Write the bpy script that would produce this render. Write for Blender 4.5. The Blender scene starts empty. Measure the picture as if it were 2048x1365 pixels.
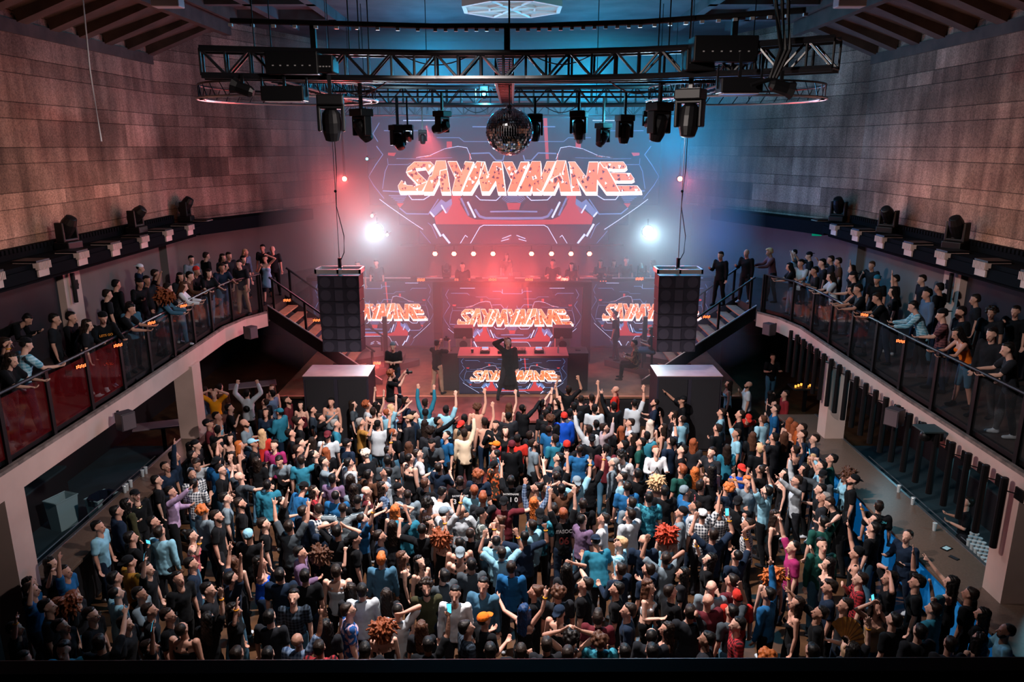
import bpy, bmesh, math, random
from math import sin, cos, pi, radians, atan2, sqrt, floor
from mathutils import Vector, Matrix, Quaternion, noise
random.seed(7)
SC = bpy.context.scene
COL = SC.collection
# ---------------------------------------------------------------- camera
CAMZ = 8.6; PITCH = radians(14.65); FPX = 1500.0
cd = bpy.data.cameras.new('camera'); cam = bpy.data.objects.new('camera', cd); COL.objects.link(cam)
cd.sensor_fit = 'HORIZONTAL'; cd.sensor_width = 36.0; cd.lens = FPX/2048*36.0; cd.clip_end = 200; cd.clip_start = 0.05
cam.location = (0, 0, CAMZ); cam.rotation_euler = (pi/2-PITCH, 0, 0)
SC.camera = cam
# ---------------------------------------------------------------- view, world
SC.view_settings.view_transform = 'Standard'; SC.view_settings.look = 'None'
SC.view_settings.gamma = 1; SC.view_settings.use_curve_mapping = False
SC.view_settings.exposure = 0.0
wd = bpy.data.worlds.new('world'); SC.world = wd; wd.use_nodes = True
wd.node_tree.nodes['Background'].inputs[0].default_value = (0.10, 0.16, 0.25, 1)
wd.node_tree.nodes['Background'].inputs[1].default_value = 0.002
try:
    SC.cycles.use_denoising = True
    SC.cycles.max_bounces = 5; SC.cycles.diffuse_bounces = 1; SC.cycles.glossy_bounces = 2
    SC.cycles.transmission_bounces = 3; SC.cycles.transparent_max_bounces = 12; SC.cycles.volume_bounces = 0
    SC.cycles.sample_clamp_indirect = 3.0; SC.cycles.caustics_reflective = False; SC.cycles.caustics_refractive = False
    SC.cycles.use_light_tree = True
except Exception:
    pass

def lamp(kind, name, loc, color, power, target=None, size=0.1, spot=60, blend=0.4, size_y=None, spread=None):
    d = bpy.data.lights.new(name, kind); o = bpy.data.objects.new(name, d); COL.objects.link(o)
    o.location = loc; d.color = color; d.energy = power
    if kind == 'SPOT':
        d.spot_size = radians(spot); d.spot_blend = blend; d.shadow_soft_size = size
    elif kind == 'POINT':
        d.shadow_soft_size = size
    elif kind == 'AREA':
        d.shape = 'RECTANGLE'; d.size = size; d.size_y = size_y or size
        if spread: d.spread = radians(spread)
    if target is not None:
        o.rotation_euler = (Vector(target)-Vector(loc)).to_track_quat('-Z', 'Y').to_euler()
    return o
RED = (1.0, 0.10, 0.09); CYAN = (0.10, 0.62, 1.0); ICE = (0.55, 0.85, 1.0); WARM = (1.0, 0.86, 0.80)
# overhead wash on the crowd from unseen lamps near the ceiling
lamp('SPOT', 'floor_wash', (-1.2, 12.6, 12.2), WARM, 14500, (0.0, 14.9, 0.0), 0.1, 84, 0.75)
lamp('SPOT', 'floor_wash_near', (0.8, 7.0, 12.2), WARM, 1000, (0.0, 12.0, 1.0), 0.15, 66, 1.0)
# teal back light from the stage truss onto the dance floor
lamp('SPOT', 'back_light_teal', (4.8, 22.5, 9.4), (0.08, 0.62, 1.0), 1800, (1.5, 15, 1), 0.15, 60, 0.6)
lamp('SPOT', 'back_light_teal_two', (-4.8, 22.5, 9.4), (0.08, 0.62, 1.0), 1100, (-2.5, 14, 1), 0.15, 60, 0.6)
lamp('SPOT', 'back_light_red', (-3.0, 27.0, 9.2), RED, 1500, (-1, 20.5, 1), 0.15, 60, 0.6)
# unseen spots that brighten the balconies; warm strips grazing the walls near the ledges
for s in (-1, 1):
    lamp('SPOT', 'balcony_wash', (-s*4.5, 8, 11.6), WARM, 4300, (s*9.2, 16.5, 3.8), 0.3, 50, 0.8)
    lamp('AREA', 'wall_wash', (s*9.6, 15, 6.9), (1.0, 0.50, 0.31), 115, (s*11.3, 15, 8.6), 17, size_y=0.4)
# ---------------------------------------------------------------- helpers
def ray(px, py):
    u = (px-1024)/FPX; v = (682.5-py)/FPX
    return Vector((u, cos(PITCH)+v*sin(PITCH), -sin(PITCH)+v*cos(PITCH)))
def atz(px, py, z):
    d = ray(px, py); t = (z-CAMZ)/d.z
    return Vector((d.x*t, d.y*t, z))
def aty(px, py, Y):
    d = ray(px, py); t = Y/d.y
    return Vector((d.x*t, Y, CAMZ+d.z*t))
def atx(px, py, X):
    d = ray(px, py); t = X/d.x
    return Vector((X, d.y*t, CAMZ+d.z*t))

def nt(m):
    m.use_nodes = True; t = m.node_tree; t.nodes.clear(); return t
MATS = {}
def mat(name, col=(0.5, 0.5, 0.5), rough=0.6, metal=0.0, emit=None, es=1.0, noise_amt=0.0, nscale=8.0, bump=0.0, spec=0.5, alpha=1.0, trans=0.0, bscale=None):
    if name in MATS: return MATS[name]
    m = bpy.data.materials.new(name); t = nt(m); N = t.nodes.new; L = t.links.new
    out = N('ShaderNodeOutputMaterial'); b = N('ShaderNodeBsdfPrincipled'); L(b.outputs[0], out.inputs[0])
    b.inputs['Base Color'].default_value = (*col, 1); b.inputs['Roughness'].default_value = rough
    b.inputs['Metallic'].default_value = metal; b.inputs['Specular IOR Level'].default_value = spec
    b.inputs['Alpha'].default_value = alpha; b.inputs['Transmission Weight'].default_value = trans
    if emit:
        b.inputs['Emission Color'].default_value = (*emit, 1); b.inputs['Emission Strength'].default_value = es
    if noise_amt or bump:
        tc = N('ShaderNodeTexCoord'); nz = N('ShaderNodeTexNoise'); nz.inputs['Scale'].default_value = nscale
        nz.inputs['Detail'].default_value = 4; L(tc.outputs['Object'], nz.inputs['Vector'])
        if noise_amt:
            mr = N('ShaderNodeMapRange'); mr.inputs[1].default_value = 0.25; mr.inputs[2].default_value = 0.75
            mr.inputs[3].default_value = 1-noise_amt; mr.inputs[4].default_value = 1+noise_amt*0.5
            L(nz.outputs['Fac'], mr.inputs[0])
            vm = N('ShaderNodeVectorMath'); vm.operation = 'SCALE'; vm.inputs[0].default_value = col
            L(mr.outputs[0], vm.inputs['Scale']); L(vm.outputs[0], b.inputs['Base Color'])
        if bump:
            bp = N('ShaderNodeBump'); bp.inputs['Strength'].default_value = bump; bp.inputs['Distance'].default_value = 0.02
            L(nz.outputs['Fac'], bp.inputs['Height']); L(bp.outputs[0], b.inputs['Normal'])
    MATS[name] = m; return m

class MB:
    """collects boxes, tubes and hulls and links them as one mesh object"""
    def __init__(s): s.v = []; s.f = []; s.m = []
    def add(s, vs, fs, mi=0):
        n = len(s.v); s.v += [tuple(v) for v in vs]; s.f += [tuple(i+n for i in f) for f in fs]; s.m += [mi]*len(fs); return s
    def box(s, c, d, mi=0, rot=None):
        hx, hy, hz = d[0]/2, d[1]/2, d[2]/2
        vs = [Vector((x, y, z)) for x in (-hx, hx) for y in (-hy, hy) for z in (-hz, hz)]
        if rot is not None: vs = [rot @ v for v in vs]
        return s.add([v+Vector(c) for v in vs], [(0,1,3,2),(4,6,7,5),(0,4,5,1),(2,3,7,6),(0,2,6,4),(1,5,7,3)], mi)
    def span(s, a, b, mi=0):
        return s.box([(a[i]+b[i])/2 for i in range(3)], [abs(b[i]-a[i]) for i in range(3)], mi)
    def tube(s, p0, p1, r0, r1=None, n=8, mi=0, caps=True):
        p0, p1 = Vector(p0), Vector(p1); r1 = r0 if r1 is None else r1
        q = (p1-p0).to_track_quat('Z', 'Y').to_matrix()
        vs = []
        for p, r in ((p0, r0), (p1, r1)):
            vs += [p + q @ Vector((r*cos(2*pi*i/n), r*sin(2*pi*i/n), 0)) for i in range(n)]
        fs = [(i, (i+1) % n, n+(i+1) % n, n+i) for i in range(n)]
        if caps: fs += [tuple(range(n-1, -1, -1)), tuple(range(n, 2*n))]
        return s.add(vs, fs, mi)
    def path(s, pts, r, n=6, mi=0):
        pts = [Vector(p) for p in pts]; vs = []; k = len(pts)
        for i, p in enumerate(pts):
            d = (pts[min(i+1, k-1)]-pts[max(i-1, 0)])
            q = d.to_track_quat('Z', 'Y').to_matrix()
            vs += [p + q @ Vector((r*cos(2*pi*j/n), r*sin(2*pi*j/n), 0)) for j in range(n)]
        fs = [(i*n+j, i*n+(j+1) % n, (i+1)*n+(j+1) % n, (i+1)*n+j) for i in range(k-1) for j in range(n)]
        fs += [tuple(range(n-1, -1, -1)), tuple(range((k-1)*n, k*n))]
        return s.add(vs, fs, mi)
    def lathe(s, prof, c=(0,0,0), axis=(0,0,1), n=16, mi=0):
        q = Vector(axis).to_track_quat('Z', 'Y').to_matrix(); c = Vector(c); vs = []
        for r, h in prof:
            vs += [c + q @ Vector((r*cos(2*pi*i/n), r*sin(2*pi*i/n), h)) for i in range(n)]
        k = len(prof)
        fs = [(i*n+j, i*n+(j+1) % n, (i+1)*n+(j+1) % n, (i+1)*n+j) for i in range(k-1) for j in range(n)]
        fs += [tuple(range(n-1, -1, -1)), tuple(range((k-1)*n, k*n))]
        return s.add(vs, fs, mi)
    def ball(s, c, r, nu=16, nv=8, mi=0, sc=(1,1,1)):
        vs = [Vector((0,0,-1))]
        for i in range(1, nv):
            a = -pi/2+pi*i/nv
            vs += [Vector((cos(a)*cos(2*pi*j/nu), cos(a)*sin(2*pi*j/nu), sin(a))) for j in range(nu)]
        vs += [Vector((0,0,1))]
        fs = [(0, 1+(j+1) % nu, 1+j) for j in range(nu)]
        for i in range(nv-2):
            fs += [(1+i*nu+j, 1+i*nu+(j+1) % nu, 1+(i+1)*nu+(j+1) % nu, 1+(i+1)*nu+j) for j in range(nu)]
        t = len(vs)-1; fs += [(t, 1+(nv-2)*nu+j, 1+(nv-2)*nu+(j+1) % nu) for j in range(nu)]
        return s.add([Vector((v.x*r*sc[0], v.y*r*sc[1], v.z*r*sc[2]))+Vector(c) for v in vs], fs, mi)
    def prism(s, poly, d, c=(0,0,0), rot=None, mi=0):
        """poly in local xz, extruded along y by d"""
        n = len(poly); rot = rot or Matrix.Identity(3); c = Vector(c)
        vs = [c + rot @ Vector((x, -d/2, z)) for x, z in poly]+[c + rot @ Vector((x, d/2, z)) for x, z in poly]
        fs = [tuple(range(n)), tuple(range(2*n-1, n-1, -1))]+[(i, n+i, n+(i+1) % n, (i+1) % n) for i in range(n)]
        return s.add(vs, fs, mi)
    def mesh(s, name, mats, smooth=False):
        me = bpy.data.meshes.new(name); me.from_pydata(s.v, [], s.f); me.update()
        for m in (mats if isinstance(mats, (list, tuple)) else [mats]): me.materials.append(m)
        if any(s.m): me.polygons.foreach_set('material_index', s.m)
        bm = bmesh.new(); bm.from_mesh(me); bmesh.ops.recalc_face_normals(bm, faces=bm.faces); bm.to_mesh(me); bm.free()
        if smooth: me.polygons.foreach_set('use_smooth', [True]*len(me.polygons))
        return me
    def build(s, name, mats, parent=None, smooth=False, bevel=0.0, **kw):
        o = bpy.data.objects.new(name, s.mesh(name, mats, smooth)); COL.objects.link(o)
        if parent is not None: o.parent = parent
        if bevel:
            b = o.modifiers.new('bevel', 'BEVEL'); b.width = bevel; b.segments = 2; b.limit_method = 'ANGLE'
        tag(o, **kw); return o

def tag(o, label=None, cat=None, group=None, kind=None):
    if label: o['label'] = label
    if cat: o['category'] = cat
    if group: o['group'] = group
    if kind: o['kind'] = kind
    return o
def empty(name, loc=(0,0,0), rz=0, **kw):
    o = bpy.data.objects.new(name, None); COL.objects.link(o); o.location = loc; o.rotation_euler = (0, 0, rz)
    o.empty_display_size = 0.1
    tag(o, **kw); return o
def clone(src, loc=None, rot=None, scale=None, parent=None, **kw):
    """a copy of a thing with copies of its parts and sub-parts"""
    c = src.copy(); COL.objects.link(c)
    for k in ('label', 'group'):
        if k in kw and kw[k]: c[k] = kw[k]
    if loc is not None: c.location = loc
    if rot is not None: c.rotation_euler = rot
    if scale is not None: c.scale = (scale,)*3
    for ch in KIDS.get(src.name, []):
        d = ch.copy(); COL.objects.link(d); d.parent = c
        for g in KIDS.get(ch.name, []):
            e = g.copy(); COL.objects.link(e); e.parent = d
    return c
KIDS = {}
def note_kids(root):
    KIDS.clear()
    for o in bpy.data.objects:
        if o.parent is not None: KIDS.setdefault(o.parent.name, []).append(o)
# ---------------------------------------------------------------- materials of the room
def stone():
    m = bpy.data.materials.new('stone_blocks'); t = nt(m); N = t.nodes.new; L = t.links.new
    out = N('ShaderNodeOutputMaterial'); b = N('ShaderNodeBsdfPrincipled'); L(b.outputs[0], out.inputs[0]); b.inputs['Roughness'].default_value = 0.85
    b.inputs['Specular IOR Level'].default_value = 0.2
    g = N('ShaderNodeNewGeometry'); sp = N('ShaderNodeSeparateXYZ'); L(g.outputs['Position'], sp.inputs[0])
    def M(op, a, c=None, d=None):
        n = N('ShaderNodeMath'); n.operation = op
        for i, x in enumerate((a, c, d)):
            if x is None: continue
            if isinstance(x, (int, float)): n.inputs[i].default_value = x
            else: L(x, n.inputs[i])
        return n.outputs[0]
    u = M('ADD', M('MULTIPLY', sp.outputs['X'], 0.72), sp.outputs['Y']); v = M('SUBTRACT', sp.outputs['Z'], 0.19)
    r0 = M('FLOOR', v); fr = M('SUBTRACT', v, r0); thin = M('LESS_THAN', fr, 0.36)
    row = M('ADD', M('MULTIPLY', r0, 2.0), thin)
    jv = M('MINIMUM', M('MINIMUM', fr, M('ABSOLUTE', M('SUBTRACT', fr, 0.36))), M('SUBTRACT', 1.0, fr))
    ln = M('SUBTRACT', 2.1, M('MULTIPLY', thin, 0.75))
    wn = N('ShaderNodeTexWhiteNoise'); wn.noise_dimensions = '1D'; L(row, wn.inputs['W'])
    bu = M('ADD', M('DIVIDE', u, ln), M('MULTIPLY', wn.outputs['Value'], 7.0))
    bi = M('FLOOR', bu); fu = M('SUBTRACT', bu, bi)
    jh = M('MULTIPLY', M('MINIMUM', fu, M('SUBTRACT', 1.0, fu)), ln)
    jd = M('MINIMUM', jv, M('ADD', jh, 0.006))
    joint = N('ShaderNodeMapRange'); joint.inputs[1].default_value = 0.002; joint.inputs[2].default_value = 0.014; L(jd, joint.inputs[0])
    cv = N('ShaderNodeCombineXYZ'); L(bi, cv.inputs[0]); L(row, cv.inputs[1])
    wb = N('ShaderNodeTexWhiteNoise'); L(cv.outputs[0], wb.inputs['Vector'])
    big = N('ShaderNodeTexNoise'); big.inputs['Scale'].default_value = 0.45; big.inputs['Detail'].default_value = 5; L(g.outputs['Position'], big.inputs['Vector'])
    st = N('ShaderNodeMapping'); st.inputs['Scale'].default_value = (1.6, 1.6, 0.16); L(g.outputs['Position'], st.inputs['Vector'])
    streak = N('ShaderNodeTexNoise'); streak.inputs['Scale'].default_value = 1.6; streak.inputs['Detail'].default_value = 3; L(st.outputs[0], streak.inputs['Vector'])
    gr = N('ShaderNodeTexNoise'); gr.inputs['Scale'].default_value = 28; gr.inputs['Detail'].default_value = 3; L(g.outputs['Position'], gr.inputs['Vector'])
    s1 = M('ADD', M('MULTIPLY', wb.outputs['Value'], 0.75), 0.55)
    s2 = M('ADD', M('MULTIPLY', big.outputs['Fac'], 2.6), -0.3)
    s3 = M('ADD', M('MULTIPLY', gr.outputs['Fac'], 1.8), 0.1)
    s4 = M('ADD', M('MULTIPLY', streak.outputs['Fac'], 1.8), 0.1)
    s = M('MULTIPLY', M('MULTIPLY', s1, s2), M('MULTIPLY', s3, s4)); s = M('MULTIPLY', s, M('ADD', M('MULTIPLY', joint.outputs[0], 0.75), 0.25))
    vm = N('ShaderNodeVectorMath'); vm.operation = 'SCALE'; vm.inputs[0].default_value = (0.24, 0.15, 0.115); L(s, vm.inputs['Scale'])
    L(vm.outputs[0], b.inputs['Base Color'])
    bp = N('ShaderNodeBump'); bp.inputs['Strength'].default_value = 0.5; bp.inputs['Distance'].default_value = 0.02
    L(M('ADD', joint.outputs[0], M('MULTIPLY', gr.outputs['Fac'], 0.5)), bp.inputs['Height']); L(bp.outputs[0], b.inputs['Normal'])
    return m
M_STONE = stone()
M_CREAM = mat('cream_plaster', (0.66, 0.47, 0.42), 0.75, noise_amt=0.15, nscale=1.5)
M_GREY = mat('greige_plaster', (0.17, 0.14, 0.135), 0.8, noise_amt=0.2, nscale=0.8)
M_DARK = mat('dark_paint', (0.012, 0.012, 0.016), 0.6)
M_BLACK = mat('black_metal', (0.004, 0.004, 0.005), 0.45, 0.0, spec=0.3)
M_TRUSS = mat('black_truss', (0.006, 0.006, 0.008), 0.35, 0.0)
M_FLOOR = mat('dance_floor_boards', (0.075, 0.037, 0.018), 0.35, noise_amt=0.6, nscale=3)
M_ALLEY = mat('rubber_floor', (0.02, 0.045, 0.06), 0.7, noise_amt=0.3, nscale=2)
M_DECK = mat('balcony_deck', (0.06, 0.04, 0.035), 0.5, noise_amt=0.5, nscale=2)
M_BACK = mat('back_wall_paint', (0.035, 0.04, 0.055), 0.8, noise_amt=0.4, nscale=0.5)
M_CEIL = mat('ceiling_paint', (0.07, 0.065, 0.075), 0.85, noise_amt=0.4, nscale=1.2)
M_STEEL = mat('brushed_steel', (0.45, 0.45, 0.48), 0.3, 0.9)
M_CHROME = mat('pale_metal', (0.75, 0.72, 0.72), 0.35, 0.6)
M_COUNTER = mat('bar_top', (0.13, 0.085, 0.065), 0.35, noise_amt=0.25, nscale=25)
M_WOOD = mat('stage_boards', (0.26, 0.12, 0.065), 0.45, noise_amt=0.5, nscale=3)
M_TREAD = mat('stair_tread', (0.50, 0.27, 0.15), 0.5, noise_amt=0.3, nscale=4)
M_REDLED = mat('red_led', (0.1, 0, 0), 0.4, emit=(1.0, 0.11, 0.03), es=7)
M_REDLENS = mat('red_lens', (0.1, 0, 0), 0.4, emit=(1.0, 0.22, 0.13), es=12)
M_ICELENS = mat('white_blue_lens', (0.5, 0.5, 0.5), 0.4, emit=(0.75, 0.93, 1.0), es=90)
M_CYANLENS = mat('cyan_lens', (0.1, 0.5, 0.5), 0.4, emit=(0.1, 0.75, 1.0), es=9)
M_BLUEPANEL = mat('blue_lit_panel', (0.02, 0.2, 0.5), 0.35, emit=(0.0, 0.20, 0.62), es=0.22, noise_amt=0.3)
M_PLASTIC = mat('clear_plastic', (0.75, 0.85, 0.9), 0.15, trans=0.4)
M_TEALBIN = mat('grey_plastic_bin', (0.25, 0.38, 0.42), 0.5)

def struct(mb, name, m, **kw): return mb.build(name, m, kind='structure', **kw)
# floor
struct(MB().span((-12.2, -3, -0.2), (12.2, 34, 0)), 'floor', M_FLOOR)
for s, nm in ((-1, 'left'), (1, 'right')):
    struct(MB().span((s*11.3, -3, 6.1), (s*11.9, 25.0, 11.8)), 'wall_'+nm, M_STONE)
    a = Vector((s*11.3, 25.0)); b = Vector((s*7.6, 33.2)); nrm = Vector((s*0.6, 0.27))
    mb = MB(); pl = [a, b, b+nrm, a+nrm]
    mb.add([(p.x, p.y, z) for z in (6.1, 12.8) for p in pl], [(0,1,2,3),(4,5,6,7),(0,1,5,4),(1,2,6,5),(2,3,7,6),(3,0,4,7)])
    struct(mb, 'wall_'+nm+'_splay', M_STONE)
    mb = MB(); mb.span((s*11.6, -3, 3.3), (s*12.0, 26.5, 6.1))
    mb.add([(p.x, p.y, z) for z in (3.3, 6.1) for p in (Vector((s*11.6, 26.0)), Vector((s*7.9, 33.2)), Vector((s*8.6, 33.6)), Vector((s*12.2, 26.3)))], [(0,1,2,3),(4,5,6,7),(0,1,5,4),(1,2,6,5),(2,3,7,6),(3,0,4,7)])
    struct(mb, 'wall_'+nm+'_balcony', M_GREY)
    struct(MB().span((s*11.7, -3, 0), (s*12.0, 33, 3.05)), 'wall_'+nm+'_bar', M_DARK)
    # light pilasters and flat dark panels behind the balcony crowd
    for k, (y0, y1, mm) in enumerate(((18.75, 19.5, M_CREAM), (12.2, 12.9, M_CREAM), (24.6, 25.2, M_GREY))):
        struct(MB().span((s*11.35, y0, 3.5), (s*11.62, y1, 6.1)), 'trim_pilaster', mm)
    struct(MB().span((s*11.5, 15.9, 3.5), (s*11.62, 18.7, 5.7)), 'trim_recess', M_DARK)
    # ledge above the balcony with its mouldings
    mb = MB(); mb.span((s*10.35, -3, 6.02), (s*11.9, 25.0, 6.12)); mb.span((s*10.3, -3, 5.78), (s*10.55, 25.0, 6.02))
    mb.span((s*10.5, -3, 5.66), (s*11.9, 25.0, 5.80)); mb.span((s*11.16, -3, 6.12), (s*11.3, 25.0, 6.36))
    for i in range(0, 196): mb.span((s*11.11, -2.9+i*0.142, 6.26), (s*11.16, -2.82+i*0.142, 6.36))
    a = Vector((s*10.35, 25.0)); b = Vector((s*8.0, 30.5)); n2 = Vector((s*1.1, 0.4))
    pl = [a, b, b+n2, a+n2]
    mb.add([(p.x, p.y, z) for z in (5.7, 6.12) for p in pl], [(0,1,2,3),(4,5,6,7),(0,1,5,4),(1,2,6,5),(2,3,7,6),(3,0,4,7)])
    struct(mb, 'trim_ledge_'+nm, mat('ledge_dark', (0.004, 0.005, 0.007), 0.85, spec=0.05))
    # sloping cove with ribs between wall and ceiling
    mb = MB(); x0, x1, z0, z1 = s*11.35, s*9.2, 11.55, 12.25
    mb.add([(x0, -3, z0), (x0, 25, z0), (x1, 26, z1), (x1, -3, z1), (x0, -3, z0+.3), (x0, 25, z0+.3), (x1, 26, z1+.3), (x1, -3, z1+.3)], [(0,1,2,3),(4,5,6,7),(0,1,5,4),(1,2,6,5),(2,3,7,6),(3,0,4,7)])
    for i in range(22):
        y = -2+i*1.27
        mb.add([(x0, y, z0-.28), (x0, y+.38, z0-.28), (x1, y+.38, z1-.14), (x1, y, z1-.14), (x0, y, z0+.1), (x0, y+.38, z0+.1), (x1, y+.38, z1+.1), (x1, y, z1+.1)], [(0,1,2,3),(4,5,6,7),(0,1,5,4),(1,2,6,5),(2,3,7,6),(3,0,4,7)])
    mb.span((x1-s*.12, -3, z1-.22), (x1+s*.12, 26, z1+.2)); mb.span((x1-s*.5, -3, z1+.1), (x1-s*.38, 26, z1+.5))
    mb.span((x0-s*.1, -3, z0-.5), (x0+s*.1, 25, z0-.2))
    struct(mb, 'trim_cove_'+nm, mat('cove_plaster', (0.07, 0.042, 0.035), 0.8, noise_amt=0.5, nscale=2))
struct(MB().span((-8.4, 33.2, 0), (8.4, 33.6, 12.9)), 'wall_back', M_BACK)
# ceiling with coffers and the octagonal vent
mb = MB(); mb.span((-12, -3, 12.75), (12, 34, 12.95))
for s in (-1, 1):
    for i in range(9):
        y = 4+i*2.7; mb.span((s*5.6, y, 12.45), (s*9.2, y+.3, 12.75))
    for x in (5.6, 7.4): mb.span((s*x, 4, 12.45), (s*(x+.25), 28, 12.75))
struct(mb, 'ceiling', M_CEIL)
mb = MB(); R0 = 1.35; cy = 22.9
oc = lambda r, z: [(r*cos(pi/8+i*pi/4), cy+r*sin(pi/8+i*pi/4), z) for i in range(8)]
for r0, r1, z0, z1 in ((1.5, 1.38, 12.3, 12.75), (0.72, 0.66, 12.3, 12.5)):
    a, b, c, d = oc(r0, z0), oc(r1, z0), oc(r0, z1), oc(r1, z1); n = 8
    mb.add(a+b+c+d, [(i, (i+1) % n, n+(i+1) % n, n+i) for i in range(n)]+[(i, (i+1) % n, 2*n+(i+1) % n, 2*n+i) for i in range(n)]+[(n+i, n+(i+1) % n, 3*n+(i+1) % n, 3*n+i) for i in range(n)])
for i in range(8):
    a = pi/8+i*pi/4; mb.tube((0, cy, 12.32), (1.4*cos(a), cy+1.4*sin(a), 12.32), 0.035, n=4)
vent = empty('ceiling_vent', (0, 0, 0), label='white octagonal ceiling vent with a lit grille, top centre of the ceiling', cat='vent')
mb.build('frame', mat('vent_frame', (0.85, 0.62, 0.58), 0.5), vent)
mb = MB(); mb.add(oc(1.38, 12.4), [tuple(range(8))])
for i in range(26): 
    y = cy-1.3+i*0.104; w = min(1.3, 1.9-abs(y-cy)); mb.span((-w, y, 12.37), (w, y+.03, 12.4), mi=1)
mb.build('grille', [mat('vent_light', (0.5, 0.5, 0.5), 0.5, emit=(0.65, 0.75, 0.85), es=0.9), mat('vent_slat', (0.6, 0.6, 0.62), 0.5)], vent)
# ---------------------------------------------------------------- balconies
PATH = [(8.2, -3), (8.2, 10), (8.22, 15), (8.3, 19), (8.35, 21.2), (8.15, 22.4), (7.75, 23.2)]
def band(mb, pts, w, z0, z1, s, mi=0):
    """a strip of wall that follows the plan path, w metres thick outwards"""
    P_ = [Vector(p) for p in pts]; q = []
    for i, p in enumerate(P_):
        d = (P_[min(i+1, len(P_)-1)]-P_[max(i-1, 0)]).normalized(); q.append(p+Vector((d.y, -d.x))*w)
    n = len(P_); vs = [(s*p.x, p.y, z) for z in (z0, z1) for p in P_]+[(s*p.x, p.y, z) for z in (z0, z1) for p in q]
    fs = []
    for i in range(n-1):
        fs += [(i, i+1, n+i+1, n+i), (2*n+i, 2*n+i+1, 3*n+i+1, 3*n+i), (n+i, n+i+1, 3*n+i+1, 3*n+i), (i, i+1, 2*n+i+1, 2*n+i)]
    fs += [(0, n, 3*n, 2*n), (n-1, 2*n-1, 4*n-1, 3*n-1)]
    mb.add(vs, fs, mi)
def on_path(t):
    for i in range(len(PATH)-1):
        a, b = Vector(PATH[i]), Vector(PATH[i+1]); l = (b-a).length
        if t <= l: return a+(b-a)*(t/l), (b-a).normalized()
        t -= l
    return Vector(PATH[-1]), (Vector(PATH[-1])-Vector(PATH[-2])).normalized()
PLEN = sum((Vector(PATH[i+1])-Vector(PATH[i])).length for i in range(len(PATH)-1))
M_GLASS = mat('smoked_glass', (0.04, 0.045, 0.05), 0.04, alpha=0.14, spec=0.6)
M_GLASSR = mat('rosy_glass', (0.22, 0.008, 0.012), 0.04, alpha=0.2, spec=0.6)  # red reflections on some left panels, put into the glass colour
for s, nm in ((-1, 'left'), (1, 'right')):
    b = empty('balcony', (0, 0, 0), label='cream fronted balcony with a dark deck along the %s wall' % nm, cat='balcony', kind='structure')
    mb = MB(); mb.add([(s*x, y, z) for z in (3.1, 3.5) for x, y in ([(8.3, -3), (8.3, 15), (8.42, 21.2), (8.2, 22.4), (7.85, 23.15), (7.75, 25.4), (8.2, 28.0), (8.2, 33), (11.7, 33), (11.7, -3)])], [tuple(range(10)), tuple(range(19, 9, -1))]+[(i, (i+1) % 10, 10+(i+1) % 10, 10+i) for i in range(10)])
    mb.build('deck', M_DECK, b)
    mb = MB(); band(mb, PATH, 0.12, 3.03, 3.44, s); mb.build('fascia', M_CREAM, b)
    mb = MB(); band(mb, PATH, 0.2, 3.44, 3.5, s); mb.build('stone_coping', mat('coping', (0.22, 0.17, 0.15), 0.7, noise_amt=0.6, nscale=6), b)
    mb = MB(); band(mb, [(x+.16, y) for x, y in PATH], 0.06, 3.5, 3.6, s); mb.build('kick_rail', M_BLACK, b)
    g = empty('glass_railing', (0, 0, 0), label='smoked glass railing with dark posts on the %s balcony' % nm, cat='railing')
    ts = [8.0+i*1.3 for i in range(int((PLEN-8)/1.3)+1)]+[PLEN-.02]
    pts = []
    for t in ts:
        p, d = on_path(t); pts.append(Vector((s*(p.x+.13), p.y, 0)))
    for p in pts:
        MB().box((p.x, p.y, 4.1), (.07, .09, 1.2)).build('post', M_BLACK, g)
    for i in range(len(pts)-1):
        a, c = pts[i], pts[i+1]; d = (c-a).normalized(); a2 = a+d*.06; c2 = c-d*.06
        mb = MB(); w = Vector((d.y, -d.x, 0))*.006
        mb.add([a2-w+Vector((0,0,3.6)), c2-w+Vector((0,0,3.6)), c2+w+Vector((0,0,3.6)), a2+w+Vector((0,0,3.6)), a2-w+Vector((0,0,4.6)), c2-w+Vector((0,0,4.6)), c2+w+Vector((0,0,4.6)), a2+w+Vector((0,0,4.6))], [(0,1,2,3),(4,5,6,7),(0,1,5,4),(1,2,6,5),(2,3,7,6),(3,0,4,7)])
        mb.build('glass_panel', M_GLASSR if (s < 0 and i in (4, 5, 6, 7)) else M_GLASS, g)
    mb = MB(); mb.path([p+Vector((0, 0, 4.69)) for p in pts], .033, 8); mb.build('handrail', M_BLACK, g)
    # columns under the balcony
    for y in (4.0, 11.1, 18.45):
        struct(MB().span((s*8.22, y, 0), (s*8.72, y+.5, 3.1)), 'trim_column_'+nm, M_CREAM)
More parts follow.
